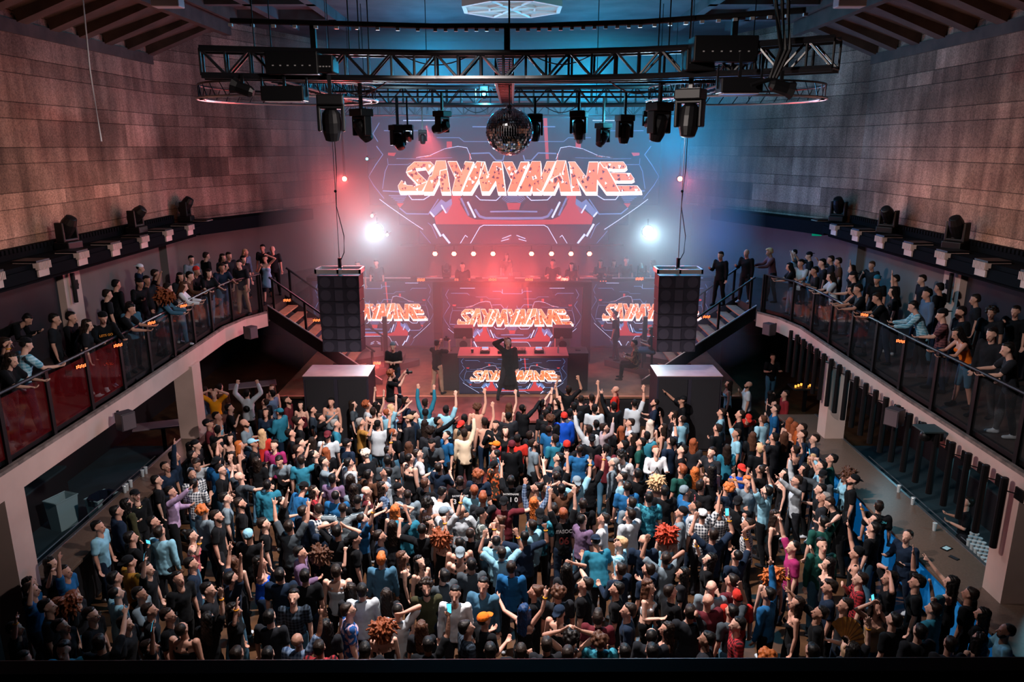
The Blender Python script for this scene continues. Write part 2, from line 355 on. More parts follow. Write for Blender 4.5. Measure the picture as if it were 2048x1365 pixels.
    # dentil blocks and moving heads come later
# hanging tube lights with their square wall plates on the right balcony front
tube0 = None
k = 0
ORD = 'first second third fourth fifth sixth seventh eighth ninth tenth eleventh twelfth thirteenth fourteenth fifteenth sixteenth seventeenth eighteenth nineteenth twentieth twenty-first'.split()
for i in range(21):
    y = 21.25-i*0.5
    p = Vector((8.2+0.12*max(0, (y-15)/6.2), y))
    if tube0 is None:
        tube0 = empty('tube_light', (p.x-.17, p.y, 3.02), label='.', cat='lamp', group='black tube lamps along the right balcony front')
        mb = MB(); mb.lathe([(.052, -.92), (.06, -.92), (.06, .33), (.05, .34)], n=10); mb.build('tube', M_BLACK, tube0)
        mb = MB(); mb.box((.155, -.17, .12), (.03, .2, .2)); mb.build('wall_plate', M_BLACK, tube0)
        mb = MB(); mb.tube((0, 0, .12), (.15, -.17, .12), .012, n=5); mb.build('bracket', M_BLACK, tube0)
        note_kids(tube0); o = tube0
    else: o = clone(tube0, (p.x-.17, p.y, 3.02))
    o['label'] = 'unlit black tube lamp under the right balcony front, %s from the stairs' % ORD[i]
# speakers and projector on the balcony fronts
def wall_speaker(loc, rz, label, size=(.3, .26, .36)):
    t = empty('wall_speaker', loc, rz, label=label, cat='speaker')
    MB().box((0, 0, 0), size).build('cabinet', mat('speaker_box', (0.05, 0.04, 0.05), 0.5), t, bevel=.01)
    MB().box((0, -size[1]/2-.006, 0), (size[0]*.86, .012, size[2]*.88)).build('grille', mat('speaker_grille', (0.12, 0.09, 0.11), 0.8), t)
    mb = MB(); mb.tube((0, size[1]/2, 0), (0, size[1]/2+.14, 0), .015, n=6); mb.box((0, size[1]/2+.15, 0), (.05, .02, .3)); mb.build('bracket', M_BLACK, t)
wall_speaker((-7.86, 14.35, 3.18), radians(55), 'small dark speaker on the left balcony front, near the wide column')
wall_speaker((-7.75, 21.6, 3.22), radians(60), 'small dark speaker on the left balcony front beside the stairs')
wall_speaker((7.8, 22.1, 3.2), radians(-60), 'small dark speaker on the right balcony front beside the stairs')
wall_speaker((7.85, 14.5, 3.2), radians(-55), 'small dark speaker on the right balcony front above the tube lamps')
t = empty('camera_dome', (7.95, 13.4, 3.2), 0, label='black dome camera under a square hood on the right balcony front', cat='camera')
MB().box((0, 0, .17), (.42, .42, .03)).build('hood', mat('hood', (0.03, 0.07, 0.08), 0.5), t)
mb = MB(); mb.ball((-.05, 0, .02), .11); mb.build('dome', M_BLACK, t, smooth=True)
MB().box((.1, 0, .06), (.2, .3, .18)).build('housing', M_BLACK, t)
# stone brackets on the ledges
for s, nm in ((-1, 'left'), (1, 'right')):
    b0 = None
    for i in range(8):
        y = 14.75+i*1.55
        if b0 is None:
            b0 = empty('stone_bracket', (s*10.28, y, 5.98), label='.', cat='bracket', group='stone bracket blocks on the %s ledge' % nm)
            mb = MB(); mb.span((-s*.02, -.19, -.16), (s*.5, .19, .0)); mb.span((-s*.05, -.22, 0), (s*.5, .22, .16))
            for j in range(9): mb.span((-s*.07, -.21+j*.05, .0), (-s*.05, -.185+j*.05, .16))
            mb.build('block', M_CREAM, b0); note_kids(b0)
            mb = MB(); mb.span((-s*.03, -.24, .16), (s*.5, .24, .2)); mb.build('cap', M_BLACK, b0); note_kids(b0); o = b0
        else: o = clone(b0, (s*10.28, y, 5.98))
        o['label'] = 'pale fluted stone bracket on the %s ledge, %s from the camera' % (nm, ORD[i])
# ---------------------------------------------------------------- bars at both sides
for s, nm in ((-1, 'left'), (1, 'right')):
    b = empty('bar_counter', (0, 0, 0), label=('long brown bar counter with a blue lit front, right of the dance floor' if s > 0 else 'long brown bar counter with a dark front, left of the dance floor'), cat='bar')
    ys = 6.0 if s > 0 else 11.9
    mb = MB(); mb.span((s*(7.6 if s > 0 else 8.02), ys, 1.06), (s*8.7, 20.3, 1.12)); mb.build('counter_top', M_COUNTER, b, bevel=.01)
    mb = MB(); mb.span((s*(7.8 if s > 0 else 8.16), ys+.1, 0), (s*8.6, 20.2, 1.06)); mb.build('cabinet', M_DARK, b)
    mb = MB()
    random.seed(3)
    for i in range(40 if s > 0 else 23):
        y0 = ys+.1+i*.35; q = [(y0, 0.08), (y0+.35, 0.08), (y0+.35, 0.98), (y0, 0.98)]; c = (y0+random.uniform(.1, .25), random.uniform(.3, .7)); dx = random.uniform(.02, .07)
        xf = 7.79 if s > 0 else 8.15; vs = [(s*xf, y, z) for y, z in q]+[(s*(xf-dx), c[0], c[1])]
        mb.add(vs, [(0,1,4), (1,2,4), (2,3,4), (3,0,4)])
    mb.build('front_panel', M_BLUEPANEL if s > 0 else M_DARK, b)
    mb = MB(); mb.span((s*8.68, ys, 1.0), (s*8.74, 20.3, 1.13)); mb.build('edge_rail', M_STEEL, b)
    struct(MB().span((s*8.72, 5, 0.0), (s*11.7, 20.6, 0.02)), 'floor_bar_'+nm, M_ALLEY)
    w = empty('speed_rail', (s*8.92, 0, 0), label='steel bottle rail and sink behind the %s bar' % nm, cat='bar rail')
    mb = MB(); mb.span((-.12, 7, .72), (.18, 10.9, .78)); mb.span((-.12, 12, .72), (.18, 17.8, .78)); mb.build('shelf', M_STEEL, w)
    mb = MB(); mb.path([(s*.2, 7, .9), (s*.2, 10.9, .9)], .012); mb.path([(s*.2, 12, .9), (s*.2, 17.8, .9)], .012); mb.build('rail', M_STEEL, w)
# back counters
for s, nm in ((-1, 'left'), (1, 'right')):
    b = empty('back_bar', (s*11.3, 0, 0), label='dark back bar cabinet against the %s wall under the balcony' % nm, cat='cabinet')
    MB().span((-.35, 7, 0), (.35, 17, .95)).build('cabinet', M_DARK, b); MB().span((-.38, 7, .95), (.38, 17, 1.0)).build('top', M_ALLEY, b)
# near handrail at the photographer's balcony
h = empty('near_handrail', (0, 0, 0), label='black balcony handrail crossing the bottom of the view in front of the camera', cat='railing')
mb = MB(); mb.box((0, 1.6, 7.33), (5.2, .06, .034), rot=Matrix.Rotation(radians(-.25), 3, 'Y')); mb.build('rail_bar', M_BLACK, h, bevel=.006)
for x in (-2.2, 2.2): MB().box((x, 1.6, 6.9), (.05, .05, .84)).build('post', M_BLACK, h)
# ---------------------------------------------------------------- stage
st = empty('stage', (0, 0, 0), label='wooden stage with a protruding apron in front of the DJ booth', cat='stage')
mb = MB(); mb.span((-7.4, 22.2, .94), (7.4, 28.0, 1.0)); mb.build('boards', M_WOOD, st)
mb = MB(); mb.span((-3.9, 20.1, .93), (1.2, 22.2, .995)); mb.build('apron_boards', mat('apron_boards', (0.16, 0.045, 0.04), 0.4, noise_amt=0.4, nscale=3), st)
mb = MB(); mb.span((-7.3, 22.25, 0), (7.3, 27.9, .94)); mb.span((-3.85, 20.15, 0), (1.15, 22.2, .93)); mb.build('skirt', M_DARK, st)
mb = MB(); mb.span((-7.3, 22.2, 1.0), (-1.7, 22.26, 1.012)); mb.span((1.8, 22.2, 1.0), (7.3, 22.26, 1.012)); mb.build('edge_strip', mat('edge_strip', (0.75, 0.3, 0.2), 0.5), st)
struct(MB().span((-8.1, 28.0, 0), (8.1, 33.2, 2.8)), 'floor_gallery', M_DECK)
# stairs from the balconies down to the stage
for s, nm in ((-1, 'left'), (1, 'right')):
    t = empty('stairs', (0, 0, 0), label='wooden tread stairs with dark stringers from the %s balcony down to the stage' % nm, cat='stairs')
    n = 11; x0, x1 = 7.7, 4.35; dz = 2.5/n; dx = (x0-x1)/n
    for i in range(n):
        MB().span((s*(x0-dx*i), 23.55, 3.5-dz*(i+1)-.05), (s*(x0-dx*(i+1)-.03), 25.3, 3.5-dz*(i+1))).build('tread', M_TREAD, t)
    for y in (23.45, 25.3):
        MB().prism([(s*(x0+.1), 3.62), (s*(x1-.1), 1.12), (s*(x1-.1), 1.0), (s*(x1+.35), 1.0), (s*(x0+.1), 3.2)], .09, (0, y+.03, 0)).build('stringer', M_BLACK, t)
    mb = MB(); mb.path([(s*(x0+.1), 23.42, 3.66), (s*(x1-.1), 23.42, 1.16)], .02, mi=0); mb.build('stringer_trim', M_CHROME, t)
    for y in (23.48, 25.35):
        mb = MB(); mb.path([(s*x0, y, 4.55), (s*(x1+.1), y, 2.1)], .035, 8); mb.build('handrail', M_TRUSS, t)
        for f in (0.03, .33, .66, .97):
            x = x0+(x1+.1-x0)*f; z = 3.5-2.5*f
            MB().box((s*x, y, z+.5), (.07, .07, 1.1)).build('post', M_BLACK, t)
    # second flight further back, towards the gallery steps
    t = empty('stage_steps', (0, 0, 0), label='low wooden steps with people on them at the %s side of the stage' % nm, cat='stairs')
    for i in range(3):
        MB().add([(s*(3.3+.5*i), 25.6-.4*i, 1.0), (s*5.9, 23.0+.35*i, 1.0), (s*5.9, 25.8, 1.0), (s*(3.3+.5*i), 25.8, 1.0)]+[(s*(3.3+.5*i), 25.6-.4*i, 1.22+.2*i), (s*5.9, 23.0+.35*i, 1.22+.2*i), (s*5.9, 25.8, 1.22+.2*i), (s*(3.3+.5*i), 25.8, 1.22+.2*i)], [(0,1,2,3),(4,5,6,7),(0,1,5,4),(1,2,6,5),(2,3,7,6),(3,0,4,7)]).build('step', mat('dark_steps', (.07, .045, .035), .5, noise_amt=.4, nscale=3), t)
# ---------------------------------------------------------------- screens
def em(name, col, s=1.0): return mat(name, (0.01, 0.01, 0.01), 0.5, emit=col, es=s*1.7, spec=0.1)
ART = [em('led_base', (0.006, 0.006, 0.018)), em('led_slate', (0.10, 0.17, 0.38)), em('led_pale', (0.55, 0.62, 0.95), 1.2), em('led_red', (0.42, 0.03, 0.035)),
       em('led_orange', (1.0, 0.13, 0.045), 1.5), em('led_white', (1.0, 0.74, 0.72), 1.5), em('led_ink', (0.10, 0.01, 0.012)), em('led_dusk', (0.03, 0.01, 0.02)), em('led_peach', (1.0, 0.20, 0.09), 1.4)]
LET = [
 [[(690,205),(905,205),(950,250),(870,340),(835,275),(710,290),(575,345),(600,280)], [(580,345),(700,315),(855,465),(735,505)], [(470,575),(460,520),(510,450),(580,515),(700,520),(855,465),(780,590),(480,592)]],
 [[(985,192),(1110,190),(1125,300),(1035,420),(1010,450),(930,600),(800,600),(890,390),(920,385)], [(1035,320),(1125,300),(1165,600),(1045,600),(1020,430)], [(890,420),(1040,330),(1045,410),(940,500)]],
 [[(1140,200),(1260,200),(1320,330),(1290,420),(1230,400)], [(1375,200),(1490,208),(1310,600),(1190,600),(1235,430),(1325,330)]],
 [[(1530,200),(1640,205),(1560,420),(1450,600),(1330,600),(1400,440)], [(1600,205),(1640,205),(1690,400),(1690,600),(1590,600),(1555,430)], [(1750,205),(1865,205),(1800,430),(1690,600),(1630,560),(1680,360)], [(1810,240),(1865,205),(1915,600),(1810,600),(1780,420)]],
 [[(1885,205),(2010,205),(2075,335),(2040,450),(1990,440)], [(2122,205),(2232,205),(2062,600),(1942,600),(2002,430),(2072,340)]],
 [[(2272,200),(2387,200),(2250,600),(2082,600),(2180,400)], [(2340,200),(2387,200),(2400,600),(2282,600),(2275,420)], [(2472,200),(2587,200),(2400,600),(2340,560),(2387,430)]],
 [[(2602,190),(2727,190),(2690,340),(2575,600),(2422,600),(2540,380)], [(2670,240),(2727,190),(2812,600),(2662,600),(2630,430)], [(2560,420),(2660,370),(2700,450),(2560,500)]],
 [[(2762,205),(2852,205),(3002,400),(3050,600),(3002,600),(2880,420)], [(2780,260),(2850,330),(2932,600),(2822,600)], [(3042,205),(3162,205),(3152,600),(3022,600),(2970,480),(3010,400)]],
 [[(3182,205),(3502,205),(3552,270),(3520,300),(3362,300),(3240,280)], [(3182,205),(3270,260),(3470,600),(3282,600),(3150,430)], [(3330,350),(3602,355),(3657,430),(3620,452),(3400,452)], [(3420,520),(3702,520),(3762,592),(3440,600)]],
]
STRK = [([(330,160),(335,240),(600,240),(640,220)],7,1), ([(330,250),(290,330),(245,560)],9,1), ([(250,588),(480,600)],16,1), ([(600,650),(640,705),(800,705),(890,650)],10,2),
 ([(470,820),(560,895),(860,900),(1000,700)],16,1), ([(1500,840),(1560,930),(1640,955),(2028,958)],32,1), ([(1510,650),(1570,710),(1790,715),(1850,660)],10,2), ([(1710,868),(2028,862)],22,1),
 ([(1430,1300),(1560,1080),(1610,1052),(2028,1052)],9,2), ([(930,1040),(1020,1200)],28,2), ([(850,1020),(900,1060),(970,1230)],9,1), ([(1050,1180),(1140,1300)],30,2), ([(1290,1300),(1360,1190),(1390,1215)],9,2),
 ([(1870,1235),(1990,1190)],9,2), ([(1855,1270),(1960,1240)],9,2), ([(700,150),(900,130),(1100,50),(1280,18),(1390,40),(1440,170)],34,7), ([(720,150),(900,120),(1100,35),(1280,2),(1400,20),(1460,170)],7,2),
 ([(840,140),(920,125)],10,4), ([(1440,100),(1440,180)],10,4), ([(450,160),(700,165),(1200,150)],6,1), ([(1460,95),(1700,88),(1790,185),(1880,185),(1900,120)],16,1),
 ([(190,0),(270,110),(170,240),(60,400),(130,520),(260,690)],10,1), ([(210,-60),(150,-160),(240,-300)],10,1), ([(300,-200),(760,-200),(820,-150)],10,1), ([(1000,-110),(1300,-110),(1360,-60),(1700,-60)],8,1), ([(1480,-250),(1700,-250),(1760,-190),(2028,-190)],14,1),
 ([(560,-330),(980,-330)],8,2), ([(1750,-300),(1750,-200)],8,2), ([(1310,690),(1360,800),(1410,915)],26,1), ([(1400,740),(1500,945)],26,2), ([(880,870),(935,935)],22,2), ([(200,700),(330,800),(600,990),(780,1110)],8,2), ([(740,1130),(830,1240),(880,1300)],8,1), ([(1040,780),(1100,885)],18,2), ([(1280,690),(1350,810),(1450,700)],10,6)]
for i in range(5):
    STRK.append(([(330+i*28, 650+i*22), (575-i*14, 650+i*22)], 9, 1)); STRK.append(([(1870+i*16, 700+i*0+ i*12), (1900+i*20, 660+i*18), (2028, 660+i*18)], 8, 1))
FILL = [([(430,755),(530,755),(470,815)],3), ([(1180,640),(1310,640),(1300,760),(1400,930),(1500,975),(2028,985),(2028,1040),(960,1040),(940,945),(1010,890),(1180,770)],3),
 ([(880,880),(1040,700),(1130,760),(935,940)],1), ([(1040,780),(1180,690),(1190,760),(1120,890),(1090,885)],1), ([(1930,750),(2028,750),(2028,842),(1955,842)],3), ([(700,1060),(2028,1060),(2028,1300),(900,1300)],7),
 ([(590,720),(980,700),(860,860),(500,840)],7), ([(1580,730),(1850,730),(1925,835),(1560,850)],7), ([(340,85),(450,85),(420,130),(340,120)],3), ([(1130,-60),(1200,-60),(1200,40),(1130,40)],3), ([(2420,-363),(2470,-363),(2500,170),(2460,170)],3)]
def artwork(w, h, x0=60, x1=3996, y0=-363, y1=1308, tx=0.0):
    """the LED picture mapped on a screen w x h, in screen-local x,z; layered a few millimetres apart"""
    def mp(x, y): return ((x-x0)/(x1-x0)-.5+tx)*w, (.5-(y-y0)/(y1-y0))*h
    mb = MB()
    def poly(pts, mi, lay):
        q = [mp(*p) for p in pts]; lim = w/2-.005
        q = [(max(-lim, min(lim, a)), max(-h/2+.005, min(h/2-.005, b))) for a, b in q]
        mb.add([(a, -.002*lay-.004, b) for a, b in q], [tuple(range(len(q)))], mi)
    def stroke(pts, wd, mi, lay):
        for a, b in zip(pts[:-1], pts[1:]):
            d = Vector((b[0]-a[0], b[1]-a[1])); 
            if d.length < 1: continue
            n = Vector((-d.y, d.x)).normalized()*wd/2; d = d.normalized()*wd*.2
            poly([(a[0]-d.x+n.x, a[1]-d.y+n.y), (b[0]+d.x+n.x, b[1]+d.y+n.y), (b[0]+d.x-n.x, b[1]+d.y-n.y), (a[0]-d.x-n.x, a[1]-d.y-n.y)], mi, lay)
    for f, mi in FILL:
        poly(f, mi, 1)
        if f[0][0] < 2029: poly([(4056-x, y) for x, y in f], mi, 1)
    for pts, wd, mi in STRK:
        stroke(pts, wd, mi, 2); stroke([(4056-x, y) for x, y in pts], wd, mi, 2)
    rnd = random.Random(5)
    for L_ in LET:
        for p in L_:
            cx = sum(a for a, b in p)/len(p); cy_ = sum(b for a, b in p)/len(p)
            for k in range(4): poly([(a+k*4, b+12*k+4) for a, b in p], 5, 3+k*.5)
            n = len(p)
            for i in range(n):
                a, b = p[i], p[(i+1) % n]
                if max(a[1], b[1]) > 560: stroke([a, (a[0]+12, a[1]+48), (b[0]+12, b[1]+48), b], 8, 5, 5)
        for p in L_:
            n = len(p); poly(p, 4 if rnd.random() < .6 else 8, 6)
            for i in range(n): stroke([p[i], p[(i+1) % n]], 8, 5, 8 if rnd.random() < .3 else 5.5)
            cx = sum(a for a, b in p)/n; cy_ = sum(b for a, b in p)/n
            for k in range(9):
                j = rnd.randrange(n); f = rnd.uniform(.25, .72); x = cx+(p[j][0]-cx)*f; y = cy_+(p[j][1]-cy_)*f; r = rnd.uniform(10, 30)
                a0 = rnd.uniform(0, 6.28); poly([(x+r*cos(a0+q*2.1), y+r*1.2*sin(a0+q*2.1)) for q in range(3)], rnd.choice((6, 6, 6, 5, 6)), 9+k*.2)
    return mb
def screen(name, c, w, h, label, rz=0, art=True, outline=None, frame=.05, **kw):
    t = empty(name, c, rz, label=label, cat='screen')
    if outline: mb = MB().prism(outline, .08, (0, .045, 0))
    else: mb = MB().box((0, .045, 0), (w, .08, h))
    mb.build('led_panel', ART[0], t)
    artwork(w, h, **kw).build('artwork', ART, t)
    return t
def px_rect(x0, x1, y0, y1, Y):
    a, b = aty(x0, y0, Y), aty(x1, y1, Y); xm = aty((x0+x1)/2, (y0+y1)/2, Y)
    w = (aty(x1, (y0+y1)/2, Y)-aty(x0, (y0+y1)/2, Y)).x
    return Vector((xm.x, Y, (a.z+b.z)/2)), w, abs(a.z-b.z)
c, w, h = px_rect(737, 1318, 236, 488, 29.0); hw, hh = w/2, h/2
k = w/581.0
ol = [(-hw, -hh+k*78), (-hw+k*58, -hh+k*78), (-hw+k*58, -hh+k*38), (-hw+k*97, -hh+k*38), (-hw+k*97, -hh), (hw-k*97, -hh), (hw-k*97, -hh+k*38), (hw-k*58, -hh+k*38), (hw-k*58, -hh+k*78), (hw, -hh+k*78), (hw, hh), (-hw, hh)]
# the lower corners of the picture stay inside the stepped outline
main_screen = screen('main_led_screen', c, w, h, 'largest LED screen, high over the stage, orange SAYMYNAME lettering and stepped lower corners', outline=ol)
c, w, h = px_rect(886, 1163, 574, 704, 26.0); screen('centre_led_screen', c, w, h, 'LED screen directly behind the DJ booth, framed in black, with SAYMYNAME lettering')
fr = empty('screen_frame', c, label='black frame with thick posts around the LED screen behind the DJ booth', cat='frame')
for s in (-1, 1): MB().box((s*(w/2+.17), .0, -.1), (.3, .3, h+.45)).build('post', M_BLACK, fr)
MB().box((0, 0, h/2+.1), (w+.64, .3, .18)).build('header', M_BLACK, fr)
c, w, h = px_rect(628, 869, 564, 692, 27.2); screen('side_led_screen', c, w, h, 'LED screen half hidden behind the left hanging speaker stack, end of SAYMYNAME showing')
c, w, h = px_rect(1180, 1418, 564, 692, 27.2); screen('side_led_screen', c, w, h, 'LED screen half hidden behind the right hanging speaker stack, start of SAYMYNAME showing')
# DJ booth with LED front
bx0, bx1 = -1.66, 1.73; bc = ((bx0+bx1)/2, 22.42, 1.63)
booth = empty('dj_booth', (0, 0, 0), label='DJ booth on the stage with an LED front showing SAYMYNAME', cat='booth')
MB().span((bx0, 22.5, 1.0), (bx1, 23.4, 2.2)).build('table', M_BLACK, booth)
MB().span((bx0-.03, 22.4, 2.2), (bx1+.03, 23.45, 2.27)).build('table_top', mat('booth_top', (0.3, 0.12, 0.12), 0.4), booth)
c, w, h = Vector(((bx0+bx1)/2, 22.42, 1.61)), bx1-bx0, 1.17
p = MB().box((c.x, c.y+.04, c.z), (w, .06, h)).build('led_front', ART[0], booth)
a = artwork(w, h, y0=-300, y1=1150).build('artwork', ART, booth); a.location = c
# decks and mixer on the booth
for i, x in enumerate((-.85, -.3, .28, .85, 1.2)):
    if i == 2 or i == 4: continue
    t = empty('cd_deck', (x, 22.85, 2.27), label='round platter CD deck on the DJ booth, %s of three' % ('first', 'middle', '', 'last')[i], cat='deck', group='decks on the DJ booth')
    MB().box((0, 0, .04), (.3, .38, .08)).build('body', M_BLACK, t, bevel=.008)
    mb = MB(); mb.lathe([(.11, 0), (.115, .02), (.05, .025)], (0, -.04, .08), n=18); mb.build('platter', M_CHROME, t)
    MB().box((0, .14, .1), (.2, .06, .04)).build('display', mat('deck_display', (0, 0, 0), .3, emit=(.4, .6, 1), es=1), t)
t = empty('dj_mixer', (.28, 22.85, 2.27), label='black DJ mixer between the decks on the booth', cat='mixer')
MB().box((0, 0, .05), (.3, .36, .1)).build('body', M_BLACK, t, bevel=.008)
for i in range(4):
    for j in range(2): MB().tube((-.1+i*.066, -.1+j*.12, .1), (-.1+i*.066, -.1+j*.12, .125), .014, n=8).build('knob', M_CHROME, t)
for nm, x, lb in (('drinking_cup', -1.25, 'dark cup standing on the left end of the DJ booth'), ('water_bottle', 1.45, 'small clear bottle standing on the right end of the DJ booth')):
    t = empty(nm, (x, 22.75, 2.27), label=lb, cat=nm.split('_')[1])
    mb = MB(); mb.lathe([(.03, 0), (.035, .12), (.02, .17), (.015, .2)] if nm[0] == 'w' else [(.035, 0), (.045, .12)], n=12); mb.build('body', M_PLASTIC if nm[0] == 'w' else M_DARK, t)
    mb = MB(); mb.lathe([(.017, 0), (.017, .025)] if nm[0] == 'w' else [(.046, 0), (.046, .008)], (0, 0, .2 if nm[0] == 'w' else .12), n=12); mb.build('cap' if nm[0] == 'w' else 'rim', M_CHROME, t)
# booth side speakers and monitors
for s, nm in ((-1, 'left'), (1, 'right')):
    cx = (bx0-.36) if s < 0 else (bx1+.36)
    t = empty('booth_subwoofer', (cx, 23.2, 1.0), label='tall black subwoofer cabinet at the %s end of the DJ booth' % nm, cat='speaker')
    MB().box((0, 0, .62), (.66, .8, 1.24)).build('cabinet', mat('speaker_black', (0.02, 0.017, 0.02), 0.55), t, bevel=.02)
    MB().box((0, -.41, .62), (.58, .02, 1.12)).build('grille', M_DARK, t)
    MB().box((.02, 0, 1.245), (.16, .2, .01)).build('handle_plate', M_BLACK, t)
    mx = cx-s*.42
    t = empty('booth_monitor', (mx, 24.1, 1.0), label='two stacked booth monitor speakers on the %s behind the decks' % nm, cat='speaker')
    MB().box((0, 0, .52), (.6, .5, 1.04)).build('stand', M_BLACK, t)
    MB().box((0, 0, 1.63), (.62, .5, .36)).build('upper_cabinet', mat('speaker_rose', (0.09, 0.06, 0.065), 0.5), t, bevel=.02)
    MB().box((0, -.05, 1.25), (.5, .4, .38)).build('lower_cabinet', mat('speaker_pale', (0.45, 0.33, 0.33), 0.5), t, bevel=.02)
    mb = MB(); mb.lathe([(.1, 0), (.13, .01), (.13, .02)], (0, -.26, 1.25), (0, -1, 0), n=16); mb.build('driver', M_DARK, t)
    mb = MB(); mb.ball((-.04*s, -.2, 1.46), .08, 12, 6); mb.build('horn', mat('horn', (.8, .35, .3), .4), t, smooth=True)
# big floor subs
for s, nm in ((-1, 'left'), (1, 'right')):
    cx = -4.98 if s < 0 else 5.02
    t = empty('subwoofer_stack', (cx, 20.75, 0), label='huge black subwoofer stack with a pale plank top on the floor %s of the stage' % nm, cat='speaker')
    for i in range(2):
        MB().box((0, 0, .58+i*1.14), (1.84, 1.1, 1.12)).build('cabinet', mat('sub_black', (0.02, 0.018, 0.03), 0.5), t, bevel=.015)
    for x in (-.46, .46):
        MB().box((x, -.56, 1.15), (.8, .03, 2.1)).build('grille', M_DARK, t)
    MB().box((0, 0, 2.29), (1.86, 1.12, .02)).build('top_board', mat('sub_top', (0.42, 0.28, 0.30), 0.4, noise_amt=0.2, nscale=3), t)
    # the flown array
    cx = -4.74 if s < 0 else 4.57
    t = empty('line_array', (cx, 20.5, 0), label='tall hanging stack of six black loudspeakers on the %s of the stage' % nm, cat='speaker')
    for i in range(6):
        z = 4.98-.365*i; r = Matrix.Rotation(radians(-1.2*i), 3, 'X')
        bxo = MB().box((0, 0, z), (1.14-.012*i, .62, .355), rot=r).build('cabinet', mat('array_black', (0.022, 0.02, 0.035), 0.5), t, bevel=.012)
        mb = MB()
        for x in (-.36, .36): mb.lathe([(.15, 0), (.12, -.02), (.05, -.04)], (x, -.325, z), (0, -1, 0), n=16)
        mb.box((0, -.318, z), (.22, .02, .3)); mb.build('driver', mat('driver_grey', (0.05, 0.045, 0.07), 0.5), bxo)
    mb = MB()
    for a, b in (((-.6, -.3), (.6, -.3)), ((.6, -.3), (.6, .3)), ((.6, .3), (-.6, .3)), ((-.6, .3), (-.6, -.3)), ((0, -.3), (0, .3))):
        mb.box(((a[0]+b[0])/2, (a[1]+b[1])/2, 5.27), (abs(a[0]-b[0])+.05, abs(a[1]-b[1])+.05, .12))
    mb.build('flying_frame', M_CHROME, t)
    mb = MB(); mb.path([(0, 0, 5.2), (0, 0, 5.6)], .05); mb.build('hook', M_BLACK, t)
    c = empty('hoist_chain', (cx, 20.5, 0), label='thin steel hoist chain and cable above the %s hanging speaker stack' % nm, cat='chain')
    mb = MB(); mb.path([(0, 0, 5.5), (0, 0, 12.7)], .012, 5); mb.build('chain', M_STEEL, c)
    mb = MB(); mb.path([(.04, 0, 12.7), (.06, 0, 8), (.0, 0, 7.0), (.16, 0, 6.2), (.14, 0, 5.75), (.02, 0, 5.5)], .012, 5); mb.build('cable', M_BLACK, c)
    mb = MB(); mb.ball((0, 0, 7.4), .04, 8, 6); mb.build('chain_bag', M_BLACK, c)
# rear support posts below the arrays
for x, lb in ((-4.3, 'left'), (4.5, 'right')):
    MB().span((x-.07, 24.6, 1.0), (x+.07, 24.74, 3.0)).build('support_post', M_BLACK, None, label='black post standing on the stage behind the %s speaker stack' % lb, cat='post')
# gallery parapet / front desk
g = empty('gallery_parapet', (0, 0, 0), label='dark parapet of the gallery over the lower LED screens', cat='parapet')
MB().span((-7.6, 27.4, 3.68), (7.6, 27.8, 3.86)).build('ledge', M_BLACK, g)
MB().span((-7.6, 27.75, 2.8), (7.6, 27.85, 3.7)).build('panel', M_DARK, g)
for i in range(12):
    x = -6.6+i*1.2; MB().span((x-.5, 27.37, 3.83), (x+.45, 27.41, 3.87)).build('trim_strip', M_CHROME, g)
dk = empty('gallery_desk', (0, 0, 0), label='long dark desk with laptops on the gallery under the main screen', cat='desk')
MB().span((-3.2, 28.0, 3.65), (6.2, 28.6, 3.72)).build('desk_top', M_DARK, dk)
for x in (-3.1, 0, 3, 6.1): MB().span((x-.04, 28.1, 2.8), (x+.04, 28.5, 3.65)).build('leg', M_BLACK, dk)
for i, (x, lb) in enumerate(((-2.0, 'first laptop on the gallery desk counted from the left'), (.2, 'open laptop on the gallery desk below the middle of the main screen'), (3.1, 'open laptop on the gallery desk in front of the two seated people'), (4.5, 'laptop at the right end of the gallery desk'))):
    t = empty('laptop', (x, 28.25, 3.72), label=lb, cat='laptop', group='laptops on the gallery desk')
    MB().box((0, 0, .012), (.34, .24, .02)).build('base', M_BLACK, t)
    MB().box((0, -.13, .12), (.34, .012, .22), rot=Matrix.Rotation(radians(12), 3, 'X')).build('lid', mat('lid_grey', (.12, .12, .14), .4), t)
# ---------------------------------------------------------------- lamps with lenses
def led_bar(p, rz, label, sc=1.0):
    t = empty('led_light_bar', p, rz, label=label, cat='stage light', group='small red LED light bars'); t.scale = (sc,)*3
    MB().box((0, .05, 0), (.42, .1, .16)).build('housing', M_BLACK, t)
    mb = MB()
    for i in range(6):
        for j in range(2): mb.box((-.165+i*.066, -.004, (.035 if j else -.035)+(.012 if i % 2 else -.012)), (.034, .012, .045))
    mb.build('led_lenses', M_REDLED, t)
    return t
def glow(name, loc, color, power, target=None, size=.08, spot=None, blend=.5):
    if spot: return lamp('SPOT', name, loc, color, power, target, size, spot, blend)
    return lamp('POINT', name, loc, color, power, None, size)
bars = [(842, 560, 27.3, 'over the left LED screen'), (917, 560, 27.3, 'over the left edge of the centre screen'), (985, 560, 27.3, 'over the middle of the centre screen'), (1058, 560, 27.3, 'over the centre screen, right of its middle'), (1130, 559, 27.3, 'brightest, over the right edge of the centre screen'), (1279, 558, 27.3, 'over the right LED screen'), (1205, 565, 27.3, 'over the gap by the right LED screen')]
for x, y, Y, lb in bars: led_bar(aty(x, y, Y), 0, 'red LED bar on the gallery parapet, '+lb, .75)
glow('cyan_beam', aty(1285, 518, 27.6), (0.0, .7, 1), 25, aty(1285, 518, 27.6)+Vector((-.1, -1, -1.6)), .03, 30, .4)
glow('bar_glow', aty(1130, 562, 27.0), RED, 130)
